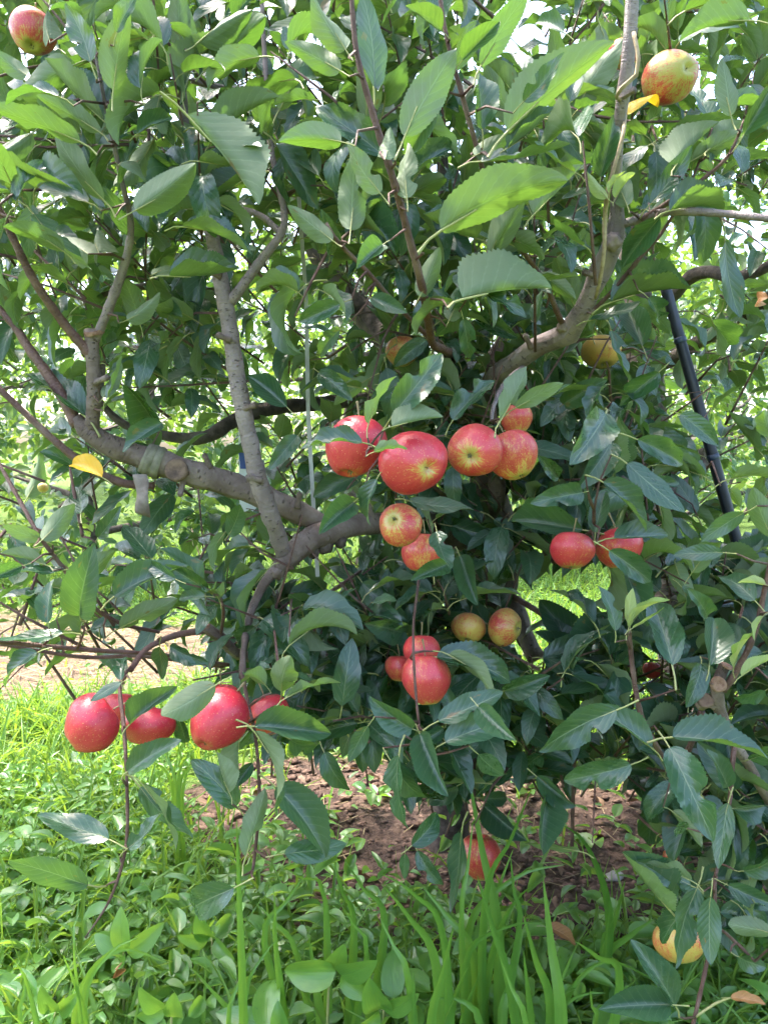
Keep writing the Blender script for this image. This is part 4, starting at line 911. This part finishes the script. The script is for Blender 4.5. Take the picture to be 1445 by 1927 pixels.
def tie_thing():
    c0, c1 = P(274, 862, 1.20), P(306, 874, 1.205); ax = (c1 - c0).normalized(); a = ax.orthogonal().normalized(); b = ax.cross(a)
    t = empty('branch_tie', P(290, 868, 1.20)); tag(t, 'grey-green tape wound round the left limb with a loose hanging end', 'tree tie')
    for w_ in range(4):
        V, F = [], []; N = 28
        for k in range(N + 1):
            an = 2 * math.pi * k / N; d = a * math.cos(an) + b * math.sin(an)
            cc = c0.lerp(c1, 0.10 + 0.22 * w_ + 0.06 * math.sin(an + w_))
            for (s, h) in ((-1, 0.0), (-0.6, 0.0016), (0.1, 0.0024), (0.7, 0.0012), (1, 0.0)):
                V.append(tuple(cc + ax * (s * 0.0062) + d * (0.0222 + h + 0.0012 * (w_ % 2) + 0.001 * noise.noise(Vector((an * 2, w_, s)) * 2))))
        for k in range(N):
            for j in range(4): F.append((k * 5 + j, k * 5 + j + 1, k * 5 + j + 6, k * 5 + j + 5))
        mesh_obj('wrap', np_mesh('wrap', V, F, M['tie']), t)
    V, F = [], []; n = 10
    for i in range(n + 1):
        f = i / n; p = P(263 + 8 * f + 2 * math.sin(f * 5), 893 + 76 * f, 1.172 - 0.01 * math.sin(f * 3))
        for s in (-1, -.3, .4, 1):
            V.append(tuple(p + RV * (0.0098 * s * (1 + 0.08 * math.sin(f * 9))) + FV * (0.003 * math.sin(f * 6 + s * 1.5)) - UV * (0.004 * s * (1 if i == n else 0))))
    for i in range(n):
        for k in range(3): F.append((i * 4 + k, i * 4 + k + 1, i * 4 + k + 5, i * 4 + k + 4))
    o = mesh_obj('loose_end', np_mesh('loose_end', V, F, M['tape_tail']), t)
    md = o.modifiers.new('thick', 'SOLIDIFY'); md.thickness = 0.0012
tie_thing()
v, f, u = tube_data(pxpts([(1192, 60, .985, 4), (1200, 110, .98, 4), (1196, 140, .985, 4), (1168, 165, .99, 4), (1160, 180, 1.0, 4), (1176, 200, 1.08, 4), (1172, 245, 1.03, 4), (1158, 300, 1.03, 4), (1146, 350, 1.04, 5), (1140, 400, 1.08, 5), (1137, 470, 1.10, 4), (1128, 530, 1.13, 4), (1120, 560, 1.16, 3)]), sides=6, step=0.012, lumps=0.12, wob=0.002)
tag(mesh_obj('dry_vine', np_mesh('dry_vine', v, f, M['twine'], u)), 'pale dry vine twisted round the upright branch at the upper right', 'vine')
def label_tag():
    t = empty('tag', P(452, 850, 1.75)); tag(t, 'small white and blue tag hanging behind the upright shoot', 'tag')
    def card(nm, x0, y0, x1, y1, mat, d):
        a = P(x0, y0, d); b = P(x1, y1, d); V = []
        for dz in (0, 0.002):
            for (x, y) in ((x0, y0), (x1, y0), (x1, y1), (x0, y1)): V.append(tuple(P(x, y, d) + FV * dz + RV * (0.004 if y == y1 else 0)))
        F = [(3, 2, 1, 0), (4, 5, 6, 7), (0, 1, 5, 4), (1, 2, 6, 5), (2, 3, 7, 6), (3, 0, 4, 7)]
        mesh_obj(nm, np_mesh(nm, V, F, mat, smooth=False), t)
    card('card', 448, 800, 490, 968, M['plastic'], 1.75); card('printed_band', 449, 850, 489, 882, M['blue'], 1.747)
    tube('string', [(*P(468, 802, 1.752), .001), (*P(470, 770, 1.74), .001), (*P(472, 752, 1.72), .001)], M['twine'], t, sides=4, step=.02)
label_tag()

# ------------------------------------------------------------------ soil clods, stones, straw
def clods():
    tm = []
    for i in range(5):
        bm = bmesh.new(); bmesh.ops.create_icosphere(bm, subdivisions=1 if i < 4 else 2, radius=1)
        for v in bm.verts: v.co = v.co * (1 + 0.9 * noise.noise(v.co * 1.6 + Vector((i * 9, 0, 0))) + .2 * noise.noise(v.co * 4 + Vector((i * 5, 0, 0)))); v.co.z *= 0.75
        tm.append((np.array([v.co[:] for v in bm.verts]), np.array([[v.index for v in f.verts] for f in bm.faces]))); bm.free()
    VV, FF = [], []; off = 0; n = 0
    while n < 7000:
        x, y = random.uniform(-1.3, 2.2), random.uniform(1.3, 3.2)
        q = soilness(x, y)
        if q > 1.05 + random.uniform(-.2, .15): continue
        n += 1; r = 0.0015 + 0.013 * random.random() ** 4.0
        if random.random() < 0.004: r = random.uniform(0.014, 0.022)
        vv, ff = tm[4 if r > .012 else n % 4]; R_ = np.array(Matrix.Rotation(random.uniform(0, 6.28), 3, 'Z'))
        VV.append((vv * r * np.array([random.uniform(.7, 1.4), random.uniform(.7, 1.4), random.uniform(.4, .8)])) @ R_.T + np.array([x, y, ground_z(x, y) + r * 0.25])); FF.append(ff + off); off += len(vv)
    o = mesh_obj('soil_clods', np_mesh('soil_clods', np.concatenate(VV), np.concatenate(FF), M['clod'], smooth=True))
    tag(o, 'loose brown clods of bare soil under the tree', 'soil', kind='stuff')
clods()
def stone(px, py, r, label, flat=.6, mat='stone', nm='stone', cat='stone'):
    d = ground_d(py); c = P(px, py, d); bm = bmesh.new(); bmesh.ops.create_icosphere(bm, subdivisions=3, radius=1)
    for v in bm.verts:
        q = v.co.copy(); v.co = q * (1 + .4 * noise.noise(q * 1.3 + c * 9) + .12 * noise.noise(q * 4)); v.co.z *= flat; v.co *= r; v.co += Vector((c.x, c.y, ground_z(c.x, c.y) + r * flat * .5))
    me = bpy.data.meshes.new(nm); bm.to_mesh(me); bm.free(); me.materials.append(M[mat])
    for p in me.polygons: p.use_smooth = True
    tag(mesh_obj(nm, me), label, cat, 'stones on the bare soil')
stone(1156, 1652, .022, 'pale angular stone on the dark soil left of the right-hand leaves')
stone(1282, 1612, .022, 'small grey stone beside the pinkish apple tip', .7)
stone(425, 1590, .042, 'pinkish clod of soil left of the second hanging twig', .7, 'clod', 'soil_clod', 'clod')
stone(372, 1632, .030, 'small pink-brown clod at the edge of the weeds', .6, 'clod', 'soil_clod', 'clod')
def straw():
    V, F = [], []
    def bit(x, y, l, r, z=None):
        a = random.uniform(0, 6.28); d = Vector((math.cos(a), math.sin(a), random.uniform(-.12, .2))) * l * .5; s = Vector((-math.sin(a), math.cos(a), 0)) * r
        c = Vector((x, y, ground_z(x, y) + .012 + random.uniform(0, .012))); b = len(V); up = Vector((0, 0, r))
        for e in (-1, 1):
            for k in (s, up * 1.2, -s): V.append(tuple(c + d * e + k))
        F.extend([(b, b + 1, b + 4, b + 3), (b + 1, b + 2, b + 5, b + 4)])
    for i in range(700):
        x, y = random.uniform(-1.2, 2.2), random.uniform(1.3, 3.1)
        if soilness(x, y) < 1.15: bit(x, y, random.uniform(.02, .10), random.uniform(.0007, .0018))
    for i in range(5200):
        x, y = random.uniform(-6, -0.3), random.uniform(3.2, 5.6)
        if straw_q(x, y) < 1.15: bit(x, y, random.uniform(.05, .16), random.uniform(.0015, .003))
    tag(mesh_obj('straw', np_mesh('straw', V, F, M['straw'])), 'scattered dry straw and stalks on the ground', 'straw', kind='stuff')
straw()

# ------------------------------------------------------------------ grass and weeds
def blade_template(n, bend, tw):
    V, F, U = [], [], []
    for i in range(n + 1):
        t = i / n; w = 0.5 * (1 - t ** 2.2) * (0.75 + 0.25 * min(1, t * 4)); w = max(w, .01)
        ang = bend * t ** 1.4; y = t if abs(bend) < .01 else 0
        th = tw * t
        for s in (-1, 0, 1):
            V.append((s * w * math.cos(th), 0, abs(s) * w * 0.35 + s * w * math.sin(th))); U.append((.5 + .5 * s, t))
    # integrate the curve
    pos = Vector((0, 0, 0)); out = []; k = 0
    for i in range(n + 1):
        t = i / n; ang = bend * t ** 1.5; dv = Vector((0, math.cos(ang), -math.sin(ang))); nn = Vector((0, math.sin(ang), math.cos(ang)))
        if i: pos = pos + dv / n
        for s in range(3):
            x, _, h = V[k]; out.append((x, *(pos + nn * (h * WB))[1:])); k += 1
    for i in range(n):
        for s in range(2): F.append((i * 3 + s, i * 3 + s + 1, (i + 1) * 3 + s + 1, (i + 1) * 3 + s))
    return np.array(out), np.array(F), np.array(U), np.zeros(len(F), int)
WB = 0.08
GB = [blade_template(5, random.uniform(.2, 1.9), random.uniform(-.4, .4)) for _ in range(10)]
def grass_field(name, n, xr, yr, hr, wr, keep, label, dens_pow=1.0):
    pos, dirs, ups, sc = [], [], [], []; tries = 0
    while len(pos) < n and tries < n * 8:
        tries += 1
        y = yr[0] + (yr[1] - yr[0]) * random.random() ** dens_pow; half = 0.56 * y + 0.5
        x = random.uniform(-half, half) if xr is None else random.uniform(*xr)
        if random.random() > keep(x, y): continue
        h = random.uniform(*hr) * (1 if straw_q(x, y) > 1.5 else .5); a = random.uniform(0, 6.28)
        dv = Vector((math.cos(a) * random.uniform(.05, .6), math.sin(a) * random.uniform(.05, .6), 1)).normalized()
        pos.append((x, y, ground_z(x, y) - .005)); dirs.append(dv); ups.append((-math.cos(a), -math.sin(a), .4)); w = random.uniform(*wr)
        sc.append((w, h, h))
    o = merged(name, GB, np.array(pos), frames(np.array(dirs), np.array(ups)), np.array(sc), [M['blade_far']])
    tag(o, label, 'grass', kind='stuff')
def keep_near(x, y):
    q = soilness(x, y)
    if q < 1.0: return 0.015
    if straw_q(x, y) < 1.0: return 0.05
    return min(1, (q - 0.9) * 2) * (0.55 + 0.6 * noise.noise(Vector((x * 2.3, y * 2.3, 8))))
grass_field('grass', 6000, None, (1.15, 3.4), (.08, .30), (.004, .011), keep_near, 'fresh green grass blades growing round the tree')
grass_field('grass', 15000, None, (2.8, 8.5), (.08, .24), (.006, .014), keep_near, 'sunlit grass between the tree rows', 1.3)
# low broad-leaved weeds
OV = [leaf_grid(7, 2, r_.uniform(.05, .35), r_.uniform(.2, 1.1), r_.uniform(.0, .03), 1.5, r_.uniform(0, 6), r_.uniform(-.08, .08), r_.uniform(-.3, .3), 0, r_.uniform(.30, .66), .72, None, 0.0, r_.uniform(.0, .4)) for r_ in [random.Random(700 + i) for i in range(8)]]
def weeds(name, n, yr, size, keep, label, hmax):
    pos, dirs, ups, sc = [], [], [], []; tries = 0
    while len(pos) < n and tries < n * 6:
        tries += 1
        y = random.uniform(*yr); half = .56 * y + .4; x = random.uniform(-half, half)
        if random.random() > keep(x, y): continue
        h = random.uniform(.02, hmax); z = ground_z(x, y); th = random.uniform(0, 6.28); lean = Vector((random.gauss(0, .25), random.gauss(0, .25), 1))
        for j in range(random.randint(4, 7)):
            t = (j + 1) / 6; th += 2.6; a = Vector((math.cos(th), math.sin(th), random.uniform(-.1, .75)))
            p = Vector((x, y, z)) + lean * (h * t) + a * .008
            pos.append(p); dirs.append(a.normalized()); ups.append((random.gauss(0, .25), random.gauss(0, .25), 1)); sc.append(random.uniform(*size) * (1.15 - .4 * t))
    o = merged(name, OV, np.array(pos), frames(np.array(dirs), np.array(ups)), np.array(sc), [M['weed' if yr[0] < 1.2 else 'weed_far'], M['petiole']])
    tag(o, label, 'weeds', kind='stuff')
def keep_weed(x, y):
    q = soilness(x, y); f = 0.5 + 0.8 * noise.noise(Vector((x * 1.7, y * 1.7, 3)))
    if q < 1.02: return 0.03 + 0.35 * max(0, q - .65)
    if straw_q(x, y) < 1.0: return 0.03
    return max(0.12, f) * min(1, (q - .95) * 3)
weeds('weeds', 1500, (1.15, 1.9), (.055, .095), keep_weed, 'large rounded weed leaves at the bottom of the view', .22)
weeds('weeds', 9000, (1.1, 2.4), (.034, .072), keep_weed, 'low broad-leaved weeds covering the ground in front', .16)
weeds('weeds', 14000, (2.2, 6.8), (.022, .05), keep_weed, 'low broad-leaved weeds covering the ground farther back', .12)

# single broad-leaved weed plants and grass tufts that stand out in front
OVH = [np_mesh('leaf', g[0], g[1], [M['weed'], M['petiole']], g[2]) for g in [leaf_grid(12, 3, r_.uniform(.05, .3), r_.uniform(.3, 1.1), r_.uniform(.0, .025), 1.6, r_.uniform(0, 6), r_.uniform(-.08, .08), r_.uniform(-.3, .3), 0, r_.uniform(.50, .62), .72, None, 0.0, r_.uniform(.0, .4)) for r_ in [random.Random(800 + i) for i in range(6)]]]
def weed_plant(label, bx, by, d, lvs):
    """bx, by: where the stem leaves the ground cover; lvs: photo base x, y, tip x, y, width, face."""
    c = P(bx, by, d); t = empty('weed_plant', (c.x, c.y, ground_z(c.x, c.y))); tag(t, label, 'weed', 'single weeds in the foreground')
    top = P(sum(l[0] for l in lvs) / len(lvs), min(l[1] for l in lvs), d)
    tube('stem', [(c.x, c.y, ground_z(c.x, c.y) - .01, .0025), (*(c * .5 + top * .5), .0022), (*top, .0015)], M['petiole'], t, sides=6, step=.03)
    for (x0, y0, x1, y1, w, fc) in lvs:
        R3, L, ws = leaf_matrix(x0, y0, x1, y1, w, fc, d, .56)
        o = mesh_obj('leaf', random.choice(OVH), t); dd = d - random.uniform(0, .03)
        o.matrix_basis = Matrix.Translation(P(x0, y0, dd)) @ R3.to_4x4() @ Matrix.Diagonal((L * ws, L, L, 1))
weed_plant('broad-leaved weed with a big rounded leaf at the bottom centre', 500, 1960, 1.22, [(505, 1940, 480, 1858, 70, 't'), (510, 1945, 400, 1905, 44, 't'), (500, 1950, 440, 1968, 50, 't'), (535, 1950, 520, 1890, 40, 't')])
weed_plant('weed with a pair of heart-shaped pale leaves left of the bottom centre', 320, 1940, 1.25, [(330, 1915, 338, 1858, 46, 't'), (305, 1900, 282, 1850, 42, 't'), (310, 1905, 248, 1925, 34, 't'), (355, 1915, 385, 1890, 30, 't')])
weed_plant('weed with wide bright leaves beside the tall blade right of the bottom centre', 610, 1880, 1.28, [(632, 1830, 522, 1835, 52, 't'), (625, 1825, 640, 1770, 46, 't'), (640, 1835, 690, 1790, 56, 't'), (600, 1850, 560, 1890, 44, 't'), (640, 1840, 700, 1865, 44, 't')])
weed_plant('glossy round-leaved weed at the bottom edge right of the tall blades', 720, 1930, 1.25, [(715, 1900, 705, 1830, 58, 't'), (725, 1905, 775, 1860, 46, 't'), (715, 1910, 668, 1920, 40, 't'), (725, 1915, 752, 1960, 44, 't'), (740, 1880, 735, 1800, 50, 't')])
weed_plant('upright weed with two bright curled leaves under the left hanging twig', 230, 1830, 1.40, [(232, 1790, 226, 1710, 46, 't'), (240, 1795, 305, 1745, 48, 't'), (225, 1795, 170, 1765, 34, 't'), (235, 1800, 195, 1830, 32, 't')])
weed_plant('weed with small pointed leaves in the bottom left corner', 100, 1930, 1.25, [(105, 1905, 95, 1850, 40, 't'), (110, 1905, 150, 1870, 34, 't'), (95, 1905, 45, 1890, 34, 't'), (108, 1912, 118, 1955, 36, 't')])
weed_plant('fresh green weed with rounded leaves behind the left grass tuft', 400, 1790, 1.45, [(395, 1765, 385, 1715, 40, 't'), (400, 1765, 440, 1730, 34, 't'), (392, 1770, 350, 1750, 34, 't'), (405, 1770, 435, 1790, 30, 't')])
BL = {}
def blade_mesh(bend, tw, seed):
    key = (round(bend, 1), round(tw, 1))
    if key not in BL:
        g = blade_template(12, bend, tw); BL[key] = np_mesh('blade', g[0], g[1], M['blade'], g[2])
    return BL[key]
def tuft(label, d, blades):
    x0 = sum(b[0] for b in blades) / len(blades); y0 = max(b[1] for b in blades)
    c = P(x0, y0, d); t = empty('grass_tuft', (c.x, c.y, ground_z(c.x, c.y))); tag(t, label, 'grass', 'grass tufts in the foreground')
    for (bx, by, tx, ty, w, arch) in blades:
        w *= 1.1; dd = d - .03 + random.uniform(-.06, .06); a = P(bx, by, dd); b = P(tx, ty, dd + random.uniform(-.08, .02))
        # continue down to the ground below the base seen in the photo, arch sideways
        g = Vector((a.x * .45 + c.x * .55 + random.uniform(-.02, .02), a.y * .5 + c.y * .5 + random.uniform(0, .05), ground_z(a.x, a.y) - .01))
        m = a.lerp(b, .55) + Vector((0, 0, 1)) * arch * (b - a).length - RV * (arch * .3 * (b - a).length * (1 if tx > bx else -1))
        pts = catmull([(*g, 1.0), (*a, 1.0), (*m, .9), (*b, .0)], .018)
        V, F, U = [], [], []; W_ = w * dd / FPX * .5; n = len(pts); tw0 = random.uniform(-.7, .7)
        for i, p in enumerate(pts):
            q = Vector(p[:3]); t0 = (Vector(pts[min(i + 1, n - 1)][:3]) - Vector(pts[max(i - 1, 0)][:3])).normalized()
            sd = t0.cross(-FV); sd = sd.normalized() if sd.length > 1e-4 else RV; nn = sd.cross(t0)
            f = i / (n - 1); an = tw0 * (f - .3); s2 = sd * math.cos(an) + nn * math.sin(an); n2 = sd.cross(t0) * -1
            ww = W_ * (1 - f ** 2.6) * (.62 + .38 * min(1, f * 3)) + .0004
            for s in (-1, -.5, 0, .5, 1): V.append(tuple(q + s2 * (ww * s) - n2 * (ww * .35 * abs(s)))); U.append((.5 + .5 * s, f))
            if i:
                for k in range(4): F.append(((i - 1) * 5 + k, (i - 1) * 5 + k + 1, i * 5 + k + 1, i * 5 + k))
        mesh_obj('blade', np_mesh('blade', V, F, M['blade'], U), t)
tuft('tall broad grass tuft at the bottom right of the centre with many upright blades', 1.22, [(1055, 1935, 1022, 1655, 27, .0), (945, 1935, 985, 1745, 22, 0), (1035, 1905, 984, 1722, 20, .0), (960, 1860, 898, 1648, 21, 0), (1000, 1935, 985, 1790, 18, 0), (1060, 1892, 1226, 1842, 14, .32), (1165, 1855, 1083, 1773, 22, .05), (1118, 1935, 1110, 1860, 14, 0), (1030, 1930, 1090, 1770, 14, .05), (1040, 1935, 1140, 1870, 14, .2), (990, 1935, 940, 1800, 18, 0)])
tuft('grass tuft with arching blades in front of the low striped apple', 1.30, [(938, 1770, 880, 1452, 22, 0), (912, 1700, 1004, 1474, 16, 0), (868, 1740, 890, 1545, 13, 0), (892, 1805, 796, 1670, 24, .04), (875, 1818, 1026, 1737, 16, .15), (880, 1760, 1062, 1628, 16, .16), (905, 1790, 965, 1600, 18, .04), (925, 1800, 1010, 1660, 16, .10), (975, 1760, 960, 1610, 16, 0)])
tuft('leaning grass tuft at the bottom edge left of the upright blades', 1.22, [(822, 1825, 718, 1665, 24, .06), (836, 1775, 716, 1644, 18, .10), (810, 1935, 853, 1745, 22, 0), (846, 1935, 882, 1820, 20, .08), (905, 1935, 798, 1888, 20, .28), (770, 1850, 716, 1730, 20, .02), (780, 1935, 778, 1830, 16, 0), (868, 1935, 905, 1830, 16, .05)])
tuft('thin grass tuft bending beside the right-hand soil', 1.42, [(1146, 1738, 1043, 1545, 16, .16), (1138, 1800, 1176, 1658, 17, 0), (1142, 1790, 1148, 1690, 10, 0), (1135, 1810, 1230, 1730, 18, .04), (1130, 1790, 1160, 1720, 8, .05)])
tuft('single tall narrow grass tuft under the second hanging twig', 1.25, [(456, 1835, 445, 1545, 17, 0), (462, 1880, 520, 1770, 12, .10), (446, 1935, 358, 1820, 22, .05), (430, 1930, 470, 1790, 14, .04)])
tuft('arching grass tuft in the lower left foreground', 1.22, [(150, 1885, 312, 1812, 18, .34), (160, 1890, 260, 1765, 14, .16), (40, 1935, 50, 1830, 14, .02), (165, 1935, 120, 1800, 12, .03), (60, 1880, 5, 1790, 14, .10), (140, 1800, 150, 1680, 9, .03)])
tuft('dark green grass tuft in the middle foreground beside the soil', 1.32, [(606, 1935, 582, 1765, 21, 0), (724, 1745, 648, 1618, 19, .02), (612, 1695, 528, 1630, 16, .05), (498, 1775, 577, 1640, 16, .03), (666, 1750, 628, 1620, 18, 0), (520, 1790, 515, 1670, 15, .02), (560, 1800, 480, 1700, 14, .06), (664, 1935, 656, 1835, 10, 0), (690, 1800, 640, 1700, 16, .05)])
tuft('sunlit grass tuft at the left behind the hanging twig', 1.9, [(330, 1480, 290, 1400, 9, .1), (335, 1480, 380, 1400, 9, .15), (328, 1480, 340, 1380, 8, 0), (325, 1485, 250, 1430, 9, .2), (338, 1485, 410, 1450, 9, .25), (345, 1480, 430, 1420, 8, .2), (332, 1490, 300, 1380, 8, .05)])
# fallen and dead leaves
def ground_leaf(bx, by, tx, ty, w, d, mat, label, nm='fallen_leaf', i=5, face='t'):
    R3, L, ws = leaf_matrix(bx, by, tx, ty, w, face, d); o = mesh_obj(nm, hero_mesh(i, mat))
    o.matrix_basis = Matrix.Translation(P(bx, by, d)) @ R3.to_4x4() @ Matrix.Diagonal((L * ws, L, L, 1)); tag(o, label, 'leaf', 'dead and fallen leaves')
ground_leaf(1030, 1745, 1100, 1762, 18, 1.3, 'brown', 'curled yellow-brown dead leaf caught on the grass blades', i=9)
ground_leaf(1375, 1878, 1432, 1870, 15, 1.0, 'brown', 'torn orange-brown leaf remnant in the lower right corner', i=2)
ground_leaf(1445, 560, 1405, 545, 36, 1.2, 'brown', 'dry brown leaf at the right edge above the pipe', i=7)
ground_leaf(1180, 215, 1212, 130, 34, 1.13, 'yellow', 'yellow leaf hanging beside the top right apple', i=4)
ground_leaf(212, 1842, 226, 1830, 18, 1.32, 'brown', 'small brown leaf lying in the lower left weeds', i=1)

def litter():
    pos, dirs, ups, sc = [], [], [], []
    while len(pos) < 200:
        x, y = random.uniform(-1.1, 2.0), random.uniform(1.4, 3.0)
        if soilness(x, y) > 1.2: continue
        a = random.uniform(0, 6.28); pos.append((x, y, ground_z(x, y) + random.uniform(.008, .02))); dirs.append((math.cos(a), math.sin(a), random.uniform(-.1, .3))); ups.append((random.gauss(0, .4), random.gauss(0, .4), 1)); sc.append(random.uniform(.03, .075))
    tag(merged('leaf_litter', MID, pos, frames(np.array(dirs), np.array(ups)), sc, [M['litter'], M['twig']]), 'dead brown leaves lying on the bare soil', 'leaf litter', kind='stuff')
litter()
